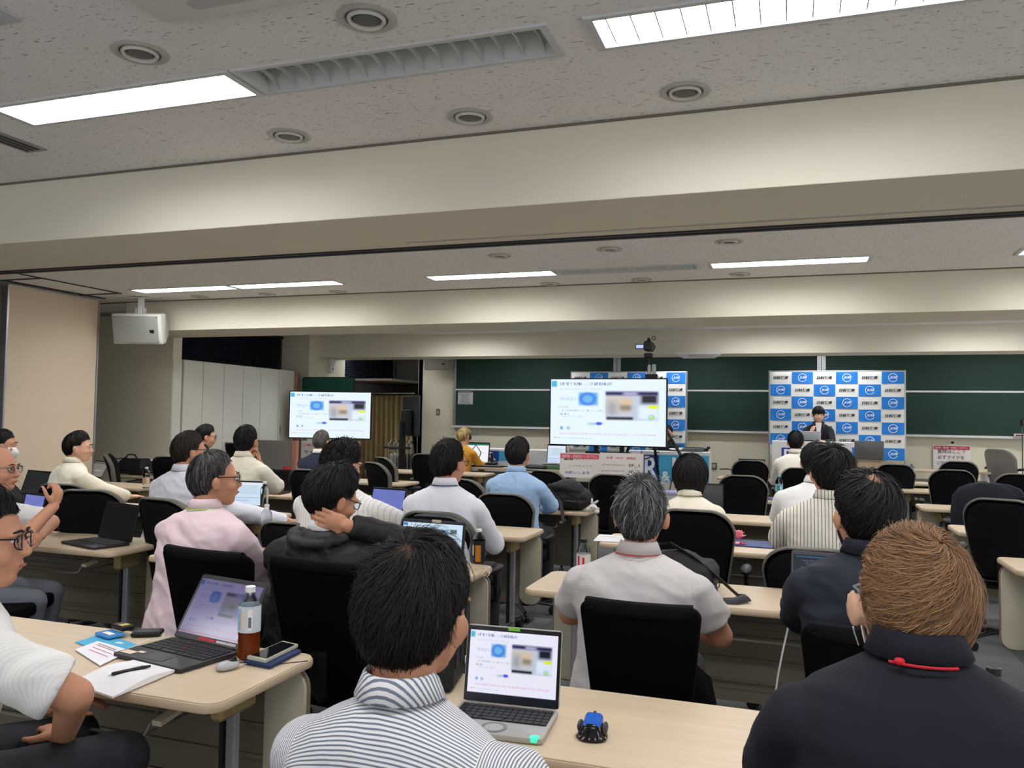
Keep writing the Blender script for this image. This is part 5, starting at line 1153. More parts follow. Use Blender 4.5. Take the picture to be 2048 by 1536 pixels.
yb = 13.5; a, c_ = aty(1540, 746, yb), aty(1809, 740, yb); lo = aty(1809, 922, yb)
chh = (a.z+c_.z)/2-lo.z
backdrop('blue and white checked fabric backdrop with logos behind the presenter', a.x, c_.x, lo.z, (a.z+c_.z)/2, yb, 6, 7, 0)
a, c_ = aty(1143, 745, yb), aty(1372, 744, yb)
backdrop('blue and white checked backdrop mostly hidden behind the large television', a.x, c_.x, a.z-chh*1.0, a.z, yb, 6, 7, 0)
# ---- cloth covered tables on the stage
M_cl = mat('white_tablecloth', (214, 214, 214), .75, bump=(6, .4, .03)); M_db = mat('print_dark_blue', (20, 60, 150), .6); M_cy = mat('print_cyan', (70, 168, 206), .6)
def cloth_table(label, x0, x1, y, zt, z0, prints, dpt=.6):
    t = thing('draped_table', label, 'table', ((x0+x1)/2, y, 0)); W_ = x1-x0; wv = lambda x, z: .008*math.sin(x*17)*(1-(z-z0)/(zt-z0)) 
    b = MB(); n = 60; fr = [[V((-W_/2+W_*k/n, wv(-W_/2+W_*k/n, z), z)) for k in range(n+1)] for z in (z0, (z0+zt)/2, zt)]
    fr.append([V((-W_/2+W_*k/n, .006, zt+.004)) for k in range(n+1)]); fr.append([V((-W_/2+W_*k/n, dpt, zt+.004)) for k in range(n+1)]); b.loft(fr, False, False)
    for s in (-1, 1): b.add([(s*W_/2, 0, z0), (s*W_/2, dpt, z0), (s*W_/2, dpt, zt), (s*W_/2, 0, zt)], [(0, 1, 2, 3)])
    o = b.build('tablecloth', M_cl, t, smooth='a')
    b = MB(); b.box((0, dpt/2, zt-.02), (W_-.02, dpt-.02, .03)); b.build('table_top', M_mod, t)
    b = MB()
    for sx in (-1, 1):
        for sy in (.05, dpt-.05): b.box((sx*(W_/2-.06), sy, (zt+.19)/2-.02), (.03, .03, zt-.23))
    b.build('legs', M_chrome, t)
    for i, (kind, a_, b_, c__, d_, mm) in enumerate(prints):
        q = MB()
        if kind == 'r': 
            nn = 12; vv = [(a_+(b_-a_)*k/nn-(x0+x1)/2, wv(a_+(b_-a_)*k/nn-(x0+x1)/2, z)-.003, z) for z in (c__, d_) for k in range(nn+1)]; q.add(vv, [(k, k+1, k+nn+2, k+nn+1) for k in range(nn)])
        else: put_text(q, kind, (a_+b_)/2-(x0+x1)/2, (c__+d_)/2, w=b_-a_, h=d_-c__, y=-.016, bold=.03 if i % 2 else .015)
        q.build('print', mm, t, fix=False)
    return t
Yt = 12.4
def xz(u, v): p = aty(u, v, Yt); return p.x, p.z
M_pw = mat('print_white', (232, 236, 240), .6)
x0, zt = xz(1544, 882); x1, _ = xz(1704, 882)
pr = lambda u0, u1, v0, v1: (xz(u0, v0)[0], xz(u1, v0)[0], xz(u0, v1)[1], xz(u0, v0)[1])
cloth_table('white cloth-covered lectern table the presenter stands behind', x0, x1, Yt, zt, .2, [('r',)+pr(1563, 1602, 895, 925)+(M_db,), ('r',)+pr(1602, 1650, 896, 925)+(M_cy,), ('R',)+pr(1568, 1590, 898, 922)+(M_pw,), ('&',)+pr(1606, 1622, 902, 922)+(M_pw,)], .36)
x0, zt = xz(1250, 905); x1, _ = xz(1419, 905)
cloth_table('white cloth-covered table with a big blue R& print beside the large television', x0, x1, Yt, xz(1380, 905)[1], .2,
    [('r',)+pr(1318, 1418, 909, 962)+(M_cy,), ('r',)+pr(1288, 1318, 909, 962)+(M_db,), ('R',)+pr(1290, 1317, 912, 960)+(M_pw,), ('&',)+pr(1323, 1341, 942, 962)+(M_pw,), ('MS',)+pr(1345, 1405, 914, 960)+(M_pw,)], .36)
x0, zt = xz(935, 899); x1, _ = xz(1120, 899)
cloth_table('low white cloth-covered table with blue prints behind the sound equipment', x0, x1, Yt+.0, xz(1000, 899)[1], .2, [('r',)+pr(969, 998, 901, 922)+(M_db,), ('R',)+pr(972, 994, 903, 920)+(M_pw,), ('r',)+pr(998, 1022, 902, 921)+(M_cy,), ('r',)+pr(1022, 1050, 902, 921)+(M_pw,)], .5)
# ---- items on stage tables
def onx(u, v, Y, **k): return aty(u, v, Y)
p = aty(1620, 882, 12.95); 
l, R = laptop('silver laptop lid before the presenter, seen from its back', aty(1618, 882, 12.6).x, 12.62, PI, ang=132, scr=S_doc, col=(176, 178, 182), z=aty(1620, 882, 12.4).z+.006, w=.32, d=.2, lid_h=.16)
t = thing('wood_box', 'tall plain wood-sided box standing on the front row table', 'box', (aty(1736, 930, 12.0).x, 12.0, .0)); p = aty(1736, 920, 12.0)
b = MB(); b.box((0, 0, p.z/2), (aty(1757, 930, 12).x-aty(1712, 930, 12).x, .45, p.z)); b.build('body', mat('light_wood_box', (176, 152, 126), .6, var=(6, .1, (1, 1, 8))), t, bevel=.004); b = MB(); b.box((0, 0, p.z+.004), (.4, .47, .012)); b.build('lid', M_mod, t)
l, R = laptop('grey laptop lid open on the wood box, back to the audience', p.x, 11.86, PI, ang=100, scr=S_doc, col=(112, 112, 114), z=p.z+.012, w=.36, d=.24)
p = aty(1350, 985, 6.75)
# sound equipment table in front: long desk
dx0, dx1 = aty(925, 935, 11.6).x, aty(1150, 935, 11.6).x
t = thing('equipment_table', 'long brown table covered with sound equipment before the orange top', 'table', ((dx0+dx1)/2, 11.6, 0)); LL = dx1-dx0
b = MB(); b.rslab(LL, .6, .03, .70, .73, .004); b.build('table_top', M_edge, t); b = MB(); b.box((0, -.25, .4), (LL-.1, .02, .55)); b.build('front_panel', mat('dark_taupe', (92, 84, 74), .7), t)
for s in (-1, 1): b = MB(); b.box((s*(LL/2-.06), 0, .35), (.05, .4, .7)); b.build('leg', M_chrome, t)
def item(name, label, cat, u, v, Y, z, boxes, m, rz=0, group=None):
    p = aty(u, v, Y); t = thing(name, label, cat, (p.x, Y, z), rz, group)
    for i, (c_, d_, mm, nm) in enumerate(boxes): b = MB(); b.box(c_, d_, ch=min(d_)*.2); b.build(nm, mm, t)
    return t
G = mat('mixer_green', (84, 130, 84), .5); Gy = mat('equipment_grey', (86, 90, 94), .5)
t = item('audio_mixer', 'green and black sound mixer with rows of knobs under the screen corner', 'mixer', 1108, 925, 11.55, .731, [((0, 0, .03), (.34, .26, .06), G, 'body'), ((0, .02, .064), (.32, .2, .01), M_black, 'panel')], None)
b = MB()
for i in range(9):
    for j in range(4): b.cyl((-.14+i*.035, -.06+j*.04, .07), (-.14+i*.035, -.06+j*.04, .09), .007, 6)
o = b.build('knobs', M_white, t); o['kind'] = 'stuff'
item('keyboard', 'flat black control keyboard on the equipment table', 'keyboard', 975, 930, 11.45, .731, [((0, 0, .01), (.5, .15, .02), M_black, 'body'), ((0, 0, .022), (.46, .12, .006), Gy, 'keys')], None)
item('joystick_box', 'small black controller with an upright stick', 'controller', 984, 925, 11.65, .731, [((0, 0, .03), (.16, .14, .06), M_black, 'body'), ((0, 0, .12), (.04, .04, .16), M_black, 'stick')], None)
item('equipment_box', 'flat black device beside the blue shirt shoulder', 'device', 1075, 932, 11.45, .731, [((0, 0, .03), (.3, .2, .05), M_black, 'body'), ((0, -.1, .035), (.25, .006, .02), Gy, 'front')], None)
item('blue_folder', 'blue folder lying slanted on the equipment table', 'folder', 1062, 921, 11.8, .731, [((0, 0, .01), (.4, .25, .012), M_db, 'cover'), ((0, 0, .003), (.38, .24, .006), M_white, 'pages')], None, .4)
item('paper_sheet', 'white paper on the equipment table right of the blue shirt head', 'paper', 1066, 935, 11.35, .731, [((0, 0, .002), (.3, .2, .002), M_white, 'sheet'), ((0, 0, .0033), (.2, .12, .0006), Gy, 'print')], None, .2)
for i, pts in enumerate((((940, 905), (952, 890), (962, 905), (955, 925), (975, 930)), ((1010, 930), (1024, 922), (1035, 928), (1060, 925)), ((1040, 935), (1058, 930), (1085, 928), (1100, 935)))):
    b = MB(); b.tube([aty(u, v, 11.5) if i == 0 else V((aty(u, 930, 11.5).x, 11.45+.05*k, .745)) for k, (u, v) in enumerate(pts)], .008, 6); o = b.build('cable', M_black, None, smooth='a'); tag(o, ['curled black cable beside the orange top', 'black cable left on the equipment table', 'black cable near the mixer'][i], 'cable')
lap = laptop('laptop with white page beyond the person in orange', aty(950, 890, 11.8).x, 11.85, .0, ang=100, scr=S_doc, col=(40, 40, 44), z=.731, w=.42, d=.34)
laptop('laptop showing a pale blue page left of the paper posters', aty(1112, 900, 11.9).x, 11.9, 0, ang=100, scr=S_sheet, col=(50, 52, 56), z=.731, w=.30, d=.34)
# items on R& table
zz = aty(1400, 905, 12.4).z+.005
item('grey_device', 'flat grey scanner-like device on the R& print table', 'device', 1388, 902, 12.6, zz, [((0, 0, .03), (.3, .25, .05), Gy, 'body'), ((0, 0, .058), (.26, .2, .01), M_black, 'top')], None)
item('microphone', 'small black microphone on the right end of the print table', 'microphone', 1410, 902, 12.6, zz, [((0, 0, .03), (.1, .06, .05), M_black, 'body'), ((.05, 0, .06), (.05, .05, .04), M_black, 'head')], None)
item('open_book', 'white open papers on the print table by the tripod', 'papers', 1360, 902, 12.6, zz, [((-.07, 0, .03), (.16, .22, .02), M_white, 'left_page'), ((.08, 0, .04), (.16, .22, .02), M_white, 'right_page')], None, .3)
for i, pts in enumerate((((1372, 908), (1358, 930), (1345, 955), (1338, 985)), ((1290, 918), (1306, 912), (1318, 903)), ((1386, 905), (1370, 912), (1362, 935), (1350, 975)))):
    b = MB(); b.tube([aty(u, v, 12.36) for u, v in pts], .008, 6); o = b.build('cable', M_black, None, smooth='a'); tag(o, ['black cable hanging across the cyan print', 'black cable on the dark blue print', 'second black cable hanging down the printed cloth'][i], 'cable')
# ---- tripod and video camera
ty = 10.5; base = lambda u, v, y=ty: aty(u, v, y)
top_ = base(1297, 722); t = thing('video_camera', 'black camcorder with open side display high on a tripod', 'camera', base(1298, 693), -.05)
b = MB(); b.box((0, 0, 0), (.10, .22, .13), ch=.02); b.build('body', M_black, t); b = MB(); b.cyl((0, .1, .01), (0, .2, .01), .045, 16); b.build('lens', M_black, t, smooth='a')
b = MB(); b.box((-.115, -.02, 0), (.12, .012, .065), ch=.004); b.build('display', M_black, t); b = MB(); b.box((-.115, -.028, 0), (.095, .003, .045)); b.build('display_image', mat('cam_display', (120, 130, 170), .3, emit=((150, 160, 210), .8)), t)
b = MB(); b.tube([(.0, -.08, .06), (.01, -.08, .1), (.0, .04, .1), (0, .06, .06)], .012, 8); b.build('handle', M_black, t, smooth='a')
b = MB(); ring = [(.065+.022*math.cos(k*PI/8), -.02, .105+.022*math.sin(k*PI/8)) for k in range(17)]; b.tube(ring, .005, 6); b.build('cable_loop', M_black, t, smooth='a')
t = thing('tripod', 'tall black tripod behind the large television carrying the camcorder', 'tripod', (top_.x, ty, 0)); tz = top_.z+.05
b = MB(); b.cyl((0, 0, 1.3), (0, 0, tz), .016); b.build('centre_column', M_black, t, smooth='a')
b = MB(); b.box((0, 0, tz+.02), (.1, .1, .06), ch=.01); b.tube([(0, 0, tz), (.16, -.1, tz-.06)], .008, 6); b.tube([(0, 0, tz), (-.09, -.02, tz-.05)], .008, 6); b.build('head', M_black, t)
for u, v in ((1390, 960), (1232, 960), (1310, 985)):
    p = aty(u, v, ty-.0); b = MB(); foot = V((p.x-top_.x, {1390: .0, 1232: 0, 1310: .9}[u], .0)); 
    kk = 1.75/(1.75-p.z) if u != 1310 else 1; ft = V((foot.x*kk, foot.y, 0)) if u != 1310 else foot
    b.tube([(0, 0, 1.75), ft], [(.024, .02), (.014, .012)], 8); b.build('leg', M_black, t, smooth='a')
t = thing('wireless_receiver', 'silver twin device clamped on top of the large television', 'device', aty(1303, 741, 9.8)); b = MB(); b.box((-.025, 0, 0), (.04, .05, .14), ch=.01); b.box((.03, 0, 0), (.045, .05, .15), ch=.01); b.build('body', mat('silver', (160, 160, 162), .35, .5), t); b = MB(); b.box((0, 0, -.07), (.14, .08, .05)); b.build('clamp', M_black, t)
# ---- posters
M_pp = mat('poster_paper', (234, 226, 220), .7); M_red = mat('poster_red', (186, 44, 70), .7); M_redp = mat('poster_pink_red', (226, 90, 110), .7); M_tx = mat('poster_ink', (50, 48, 52), .7); M_tb = mat('poster_blue_ink', (90, 110, 190), .7); M_gt = mat('faded_ink', (168, 162, 164), .7)
def poster(label, x0, x1, z0, z1, y, lines, band=None, rz=0, bandtext=None):
    t = thing('poster', label, 'poster', ((x0+x1)/2, y, (z0+z1)/2), rz); W_, H_ = x1-x0, z1-z0
    b = MB(); b.box((0, 0, 0), (W_, .004, H_)); b.build('sheet', M_pp, t)
    if band: b = MB(); b.box((0, -.003, H_/2-band[0]/2-.01), (W_*.96, .002, band[0])); b.build('header_band', band[1], t)
    if bandtext: b = MB(); put_text(b, bandtext, 0, H_/2-band[0]/2-.01, w=W_*.88, h=band[0]*.6, y=-.0045, bold=.01); b.build('header_text', M_pp, t, fix=False)
    for s_, cx, cz_, w_, h_, m in lines: b = MB(); put_text(b, s_, cx*W_, cz_*H_, w=w_*W_, h=h_*H_, y=-.0035, bold=.012); b.build('lettering', m, t, fix=False)
    return t
yp = 8.6; a, c_ = aty(1120, 905, yp), aty(1199, 957, yp)
HL = [('質問はチャットで', -.02, .26, .82, .12, M_gt), ('いつでも', .0, .0, .5, .11, M_gt), ('お願いします', -.04, -.28, .6, .11, M_gt)]
poster('paper poster with a red header hanging left under the large television', a.x, c_.x, c_.z, a.z, yp, [('質問', -.28, .26, .24, .13, M_tx), ('はチャットで', .14, .26, .5, .11, M_gt), ('いつでもどうぞ', .02, -.02, .6, .1, M_gt), ('お願いします', -.05, -.3, .62, .11, M_tb)], (.05, M_redp), bandtext='信頼性・安全性シンポジウム')
a, c_ = aty(1200, 905, yp-.02), aty(1285, 963, yp-.02)
poster('paper poster reading 2F_1 and 2F_2 hanging right under the large television', a.x, c_.x, c_.z, a.z, yp-.02, [('会場　Wi-Fi　接続先', .0, .32, .7, .09, M_redp), ('guest-network', -.18, .06, .55, .08, M_gt), ('2F_1', .30, .06, .26, .11, M_tx), ('guest-network', -.18, -.16, .55, .08, M_gt), ('2F_2', .30, -.16, .26, .11, M_tx), ('7', .2, -.40, .03, .1, M_tb)])
t = thing('display_stand', 'dark stand with a black panel below the paper posters', 'stand', (aty(1205, 960, 8.75).x, 8.75, 0)); b = MB(); b.box((0, 0, .62), (.62, .04, .32)); b.build('black_panel', M_black, t, bevel=.004); b = MB(); b.box((0, 0, .45), (.66, .3, .03)); b.box((-.3, 0, .22), (.04, .3, .45)); b.box((.3, 0, .22), (.04, .3, .45)); b.build('frame', mat('stand_grey', (110, 106, 104), .5), t)
b = MB()
for u in (1128, 1198, 1280): p = aty(u, 903, 8.65); b.box((p.x-aty(1205, 960, 8.75).x, 0, p.z/2+.05), (.014, .014, p.z-.1))
b.build('post', mat('stand_grey'), t)
yp = 10.62; a, c_ = aty(603, 881, yp), aty(655, 912, yp)
poster('paper notice half hidden behind the grey haired man under the left television', a.x, c_.x, c_.z-.15, a.z, yp, [('ご質問は', -.1, .32, .7, .10, M_redp), ('マイクで', .0, .05, .8, .14, M_tx)])
a, c_ = aty(662, 881, yp), aty(719, 925, yp)
poster('paper notice with red band under the right of the left television', a.x, c_.x, c_.z, a.z, yp, [('質問チャット', .0, .16, .92, .20, M_tx), ('お願いします', 0, -.2, .8, .14, M_tx)], (.045, M_red), bandtext='シンポジウム')
yp = 14.17; a, c_ = aty(1866, 890, yp), aty(1941, 940, yp)
poster('white notice with red header asking to use the microphone, on the front wall', a.x, c_.x, c_.z, a.z, yp, [('質問はここで', .0, .245, .76, .17, M_tx), ('必ずマイクを', -.02, .0, .72, .17, M_tx), ('ご使用ください', .0, -.24, .80, .15, mat('poster_blue_ink2', (70, 80, 150), .7))], (.055, M_red), bandtext='信頼性・保全性・安全性シンポジウム')
t = thing('poster_hook', 'small black clip on the wall above the microphone notice', 'clip', (aty(1905, 886, yp).x, yp, aty(1905, 885, yp).z)); b = MB(); b.box((0, 0, 0), (.035, .02, .035)); b.build('clip', M_black, t); b = MB(); b.box((0, -.0, -.03), (.1, .01, .012)); b.build('bar', M_white, t)
t = thing('microphone_stand', 'thin upright microphone stand at the right picture edge', 'microphone stand', (aty(2045, 900, 13.2).x, 13.2, .19)); pz = aty(2044, 852, 13.2).z-.19
b = MB(); b.cyl((0, 0, 0), (0, 0, pz), .008); b.build('pole', mat('mic_grey', (80, 90, 84), .5), t, smooth='a'); b = MB(); b.cyl((0, 0, pz), (0, 0, pz+.09), .02); b.build('microphone', M_black, t, smooth='a'); b = MB(); b.lathe([(.14, 0), (.14, .02), (.02, .03)], 20); b.build('foot', M_black, t, smooth='a')
# grey table at right before the wall
x0, x1 = aty(1762, 935, 13.1).x, aty(1985, 935, 13.1).x; zt_ = aty(1880, 940, 13.1).z; t = thing('side_table', 'long grey table with angled edge below the microphone notice', 'table', ((x0+x1)/2, 13.1, 0)); W_ = x1-x0
b = MB(); b.rslab(W_, .45, .05, zt_-.03, zt_, .006); b.build('table_top', M_edge, t, smooth='a'); b = MB(); b.box((0, -.15, zt_/2+.05), (W_-.2, .02, zt_-.35)); b.build('front_panel', M_mod, t)
for s in (-1, 1): b = MB(); b.box((s*(W_/2-.1), 0, (zt_+.19)/2), (.04, .3, zt_-.22)); b.build('leg', M_alu, t)
# ================================================================== small things on desks
M_pet = mat('clear_bottle', (236, 242, 244), .03, trans=1, ior=1.12); M_tea = mat('brown_tea', (150, 62, 18), .05, trans=.35, ior=1.33); M_amb = mat('amber_tea', (196, 120, 40), .05, trans=.4, ior=1.33)
def bottle(label, x, y, z=.702, h=.21, r=.033, liquid=None, lvl=.5, cap=(236, 236, 236), lab=None, lz=(.45, .75), labcols=None):
    t = thing('drink_bottle', label, 'bottle', (x, y, z))
    pr_ = [(r*.8, 0), (r, .006)]+[(r*(1-.05*(k % 2)), .012+k*h*.05) for k in range(11)]+[(r, h*.68), (r*.92, h*.76), (r*.5, h*.86), (.0135, h*.9), (.0135, h*.94)]
    b = MB(); b.lathe(pr_, 28); b.build('bottle_body', M_pet, t, smooth=True)
    if liquid: b = MB(); b.lathe([(r*.76, .002), (r*.93, .008), (r*.93, h*lvl*.5), (r*.93, h*lvl)], 24); b.build('liquid', liquid, t, smooth='a')
    b = MB(); b.lathe([(.0155, h*.92), (.0155, h*.995), (.014, h)], 24); b.build('cap', mat('cap_%d_%d' % cap[:2], cap, .4), t, smooth='a')
    if lab:
        z0_, z1_ = h*lz[0], h*lz[1]; b = MB(); b.lathe([(r*1.015, z0_), (r*1.015, z1_)], 28, caps=False); lb = b.build('label', mat('label_%d_%d_%d' % lab, lab, .4), t, smooth=True)
        for i, (a0, a1, f0, f1, cc_) in enumerate(labcols or []):
            b = MB(); n_ = 8; rr_ = r*1.03; b.loft([[V((rr_*math.cos(a0+(a1-a0)*k/n_), rr_*math.sin(a0+(a1-a0)*k/n_), z0_+(z1_-z0_)*f)) for k in range(n_+1)] for f in (f0, f1)], False, False); b.build('label_print', mat('lp_%d_%d_%d' % cc_, cc_, .5), lb, smooth=True)
    return t
def onz(u, v, z=.702): return atz(u, v, z)
p = onz(497, 1316); bottle('tall bottle of brown tea with white cap and pastel label beside the dark laptop', p.x, p.y, h=.222, r=.034, liquid=M_tea, lvl=.40, lab=(206, 214, 222), lz=(.38, .74), labcols=[(-2.3, -1.75, .1, .9, (150, 190, 220)), (-1.75, -1.4, .15, .8, (226, 200, 176)), (-1.1, -.7, .1, .9, (236, 236, 234)), (-1.05, -.8, .2, .6, (60, 60, 62))])
p = onz(957, 1125); bottle('black labelled coffee bottle with a white cap on the desk corner', p.x, p.y, h=.175, r=.034, liquid=M_tea, lvl=.5, lab=(26, 24, 26), lz=(.05, .66), labcols=[(-1.75, -.9, .0, .8, (190, 120, 40)), (-2.4, -2.0, .3, .8, (220, 220, 220)), (-2.4, -1.9, .08, .2, (40, 90, 170))])
p = onz(528, 1020); bottle('clear bottle with a little amber tea on the rounded desk corner', p.x, p.y, h=.225, r=.032, liquid=M_amb, lvl=.15)
p = onz(512, 1078); bottle('clear bottle with white cap between the pink and black shoulders', p.x, p.y+.1, h=.2, r=.032)
p = onz(1198, 1140); bottle('clear bottle with black cap and red print left of the grey polo shirt', p.x, 3.75, h=.2, r=.033, cap=(22, 22, 24), lab=(206, 200, 198), lz=(.3, .66), labcols=[(-2.2, -1.9, .3, .9, (190, 30, 50)), (-1.5, -1.2, .2, .8, (190, 30, 50))])
p = onz(1558, 997); bottle('amber tea bottle with light blue cap behind the farther rosette', p.x, p.y, h=.235, r=.037, liquid=M_amb, lvl=.38, cap=(110, 180, 220), lab=(130, 180, 210), lz=(.3, .62), labcols=[(-2.0, -1.4, .2, .8, (70, 150, 90)), (-1.3, -.9, .3, .7, (230, 236, 240))])
p = aty(1988, 1380, 2.12); bottle('clear bottle with a black cap beside the navy polo at the right edge', p.x, 2.12, h=.215, r=.034, cap=(24, 24, 26), lab=(206, 200, 190), lz=(.3, .62))
p = aty(1823, 935, 12.0); bottle('small bottle with blue cap between the right rounded chairs', p.x, 12.0, h=.24, r=.045, cap=(50, 110, 200), lab=(200, 214, 226))
p = aty(303, 940, 7.95); bottle('bottle with white cap and dark label right of the black bag', p.x, 7.95, h=.19, r=.04, lab=(60, 62, 60), lz=(.2, .7))
p = aty(107, 940, 6.2); bottle('small clear bottle with white cap left of the man in white', -6.15, 6.6, h=.21, r=.034, lab=(226, 190, 160), lz=(.2, .5))
# tumbler and cup
p = onz(1094, 995); t = thing('tumbler', 'tall beige tumbler with clear lid and cat drawing behind the backpack', 'tumbler', (p.x, 6.95, .702)); b = MB(); b.lathe([(.036, 0), (.042, .16)], 26); b.build('body', mat('tumbler_beige', (226, 206, 160), .4), t, smooth='a'); b = MB(); b.lathe([(.043, .16), (.043, .19), (.036, .2)], 26); b.build('lid', M_pet, t, smooth='a')
b = MB()
for a_, z_ in ((-1.8, .04), (-1.4, .08), (-1.6, .12), (-1.2, .05), (-1.9, .1)): b.ell((.042*math.cos(a_), .042*math.sin(a_), z_), (.009, .006, .007))
b.build('drawing', M_black, t)
p = onz(574, 928); t = thing('paper_cup', 'red paper cup beside the small laptop', 'cup', (aty(574, 928, 8.6).x, 8.6, .702)); b = MB(); b.lathe([(.036, 0), (.05, .115), (.052, .12), (.047, .12), (.034, .01)], 24, caps=False); b.build('cup', mat('red_cup', (176, 24, 44), .5), t, smooth='a'); b = MB(); b.box((0, -.045, .05), (.04, .006, .014)); b.build('print', M_white, t)
item('tissue_pack', 'crumpled white tissue beside the red cup', 'tissue', 570, 932, 8.45, .702, [((0, 0, .015), (.22, .12, .03), M_white, 'wrap'), ((.04, 0, .03), (.1, .06, .02), mat('pale_pink', (220, 200, 196), .7), 'tissue')], None)
# mice
def mouse(label, x, y, z, rz, c1, c2, s=1.0, cord=None):
    t = thing('computer_mouse', label, 'mouse', (x, y, z), rz); b = MB(); b.ell((0, 0, .012*s), (.028*s, .048*s, .02*s), None, 18, 12); b.v = [V((v.x, v.y, max(v.z, .001))) for v in b.v]; b.build('shell', mat('mouse_%d_%d' % c1[:2], c1, .25), t, smooth=True)
    b = MB(); b.ell((0, .012*s, .018*s), (.02*s, .028*s, .0165*s), None, 14, 10); b.build('top', mat('mouse_%d_%d' % c2[:2], c2, .25), t, smooth=True); b = MB(); b.cyl((-.004, .028*s, .031*s), (.004, .028*s, .031*s), .006); b.build('wheel', M_black, t)
    if cord: b = MB(); b.tube(cord, .0015, 6); b.build('cord', M_black, t, smooth='a')
    return t
p = onz(455, 1338); mouse('small silver mouse with red dot in front of the brown tea bottle', p.x, p.y, .702, -.35, (176, 176, 178), (24, 24, 26), .8, [(0, .04, .01), (.02, .09, .004), (.08, .12, .004), (.12, .2, .004)])
p = onz(82, 1068); mouse('cream coloured mouse on the left desk', p.x, p.y, .702, -1.2, (216, 210, 180), (200, 196, 160), 1)
p = onz(1372, 0+1372) if 0 else aty(2040, 1530, 1.86); mouse('black mouse at the bottom right corner', atz(2038, 1532, .702).x, atz(2038, 1532, .702).y, .702, 0, (20, 20, 22), (40, 40, 42), 1.2)
p = aty(1360, 945, 11.6); mouse('black mouse right of the front row laptop', aty(1543, 945, 11.6).x, 11.62, .702, 0, (20, 20, 22), (30, 30, 32), 1.6)
p = onz(1185, 1472); t = thing('trackball_mouse', 'blue and black ergonomic trackball mouse on the foreground desk', 'mouse', (p.x, p.y, .702), .05)
b = MB(); b.loft([[V((x*k, y*k2-.002, z)) for x, y in rr(.072, .07, .03, 5, (0, -.004))] for k, k2, z in ((1, 1, 0), (1.04, 1.04, .004), (.92, .9, .012), (.72, .8, .03), (.5, .6, .036))]); b.build('base', mat('glossy_black', (14, 14, 18), .15), t, smooth='a')
b = MB(); b.loft([[V((x*s_, y+dy, z)) for x, y in rr(.042, .05, .008, 4)] for s_, dy, z in ((1, 0, .018), (.98, 0, .036), (.8, 0, .041))]); b.v = [V((v.x*(1+.35*((v.y)/.025)**2*.5), v.y, v.z+.006*(v.y/.025))) for v in b.v]; b.build('blue_cover', mat('gloss_blue', (24, 92, 190), .18, coat=.6), t, smooth='a')
b = MB()
for k in range(7): a_ = PI+.5+k*.36; b.box((.037*math.cos(a_), -.006+.036*math.sin(a_), .009), (.003, .008, .003), rot=(0, 0, a_+PI/2))
b.build('silver_ticks', M_alu, t); b = MB(); b.cyl((-.003, .03, .04), (.003, .03, .04), .009, 12); b.build('wheel', M_black, t)
b = MB(); b.ell((-.030, .0, .022), (.007, .022, .013)); b.ell((.030, .0, .022), (.007, .024, .014)); b.build('side_grip', mat('grip_grey', (60, 56, 58), .6), t, smooth='a')
# notebook, pen, leaflets, phone, wallet on the near left desk
def sheet(name, label, cat, corners, z, th, m, mi='sheet', wav=0):
    pts = [onz(u, v, z) for u, v in corners]; cx = sum((q.x for q in pts))/4; cy = sum((q.y for q in pts))/4; t = thing(name, label, cat, (cx, cy, z)); n = 8; b = MB()
    P = [V((q.x-cx, q.y-cy, 0)) for q in pts]
    def g(i, j, dz): a_, c__ = i/n, j/n; q = P[0].lerp(P[1], a_).lerp(P[3].lerp(P[2], a_), c__); return V((q.x, q.y, dz+(wav*math.sin(a_*PI)**2 if dz > 0 else 0)))
    for dz in (0, th): b.add([g(i, j, dz) for j in range(n+1) for i in range(n+1)], [(j*(n+1)+i, j*(n+1)+i+1, (j+1)*(n+1)+i+1, (j+1)*(n+1)+i) for j in range(n) for i in range(n)])
    N1 = (n+1)**2
    for k in range(n): b.f += [(k, k+1, N1+k+1, N1+k), (n*(n+1)+k, n*(n+1)+k+1, N1+n*(n+1)+k+1, N1+n*(n+1)+k), (k*(n+1), (k+1)*(n+1), N1+(k+1)*(n+1), N1+k*(n+1)), (k*(n+1)+n, (k+1)*(n+1)+n, N1+(k+1)*(n+1)+n, N1+k*(n+1)+n)]; b.mi += [0]*4
    o = b.build(mi, m, t); t['_'] = 0; del t['_']; return t, P
t, P = sheet('notebook', 'open white ruled notebook with wavy page at the near desk edge', 'notebook', [(225, 1397), (367, 1337), (277, 1320), (140, 1368)], .703, .005, mat('notebook_white', (236, 234, 236), .7), 'pages', .012)
b = MB(); [b.box((x, y, .0065), (.11, .0008, .0004), rot=(0, 0, .5)) for x, y in [(-.02+.006*k, -.05+.012*k) for k in range(8)]]; b.build('writing', mat('pencil_grey', (170, 170, 180), .8), t)
p = onz(262, 1345, .715); t = thing('pen', 'black ballpoint pen lying on the notebook', 'pen', (p.x, p.y, .722), 1.15); b = MB(); b.tube([(-.055, 0, 0), (-.05, 0, 0), (.03, 0, 0), (.055, 0, 0)], [.003, .0052, .0055, .0035], 12); b.build('barrel', M_black, t, smooth='a'); b = MB(); b.box((.02, 0, .0065), (.03, .003, .002)); b.build('clip', M_chrome, t); b = MB(); b.tube([(-.055, 0, 0), (-.064, 0, 0)], [.0028, .001], 8); b.build('tip', M_chrome, t)
t, P = sheet('leaflet', 'cyan leaflet sticking out from under the printed sheets', 'leaflet', [(150, 1285), (205, 1268), (276, 1290), (230, 1312)], .702, .0015, mat('cyan_paper', (70, 170, 206), .6)); b = MB(); b.box((.03, .02, .0022), (.03, .015, .0004)); b.build('print', M_white, t)
t, P = sheet('printed_sheets', 'white printed sheets with red underlines on the left desk', 'papers', [(150, 1300), (195, 1283), (262, 1302), (200, 1332)], .7036, .002, mat('paper_white', (232, 230, 236), .7))
b = MB()
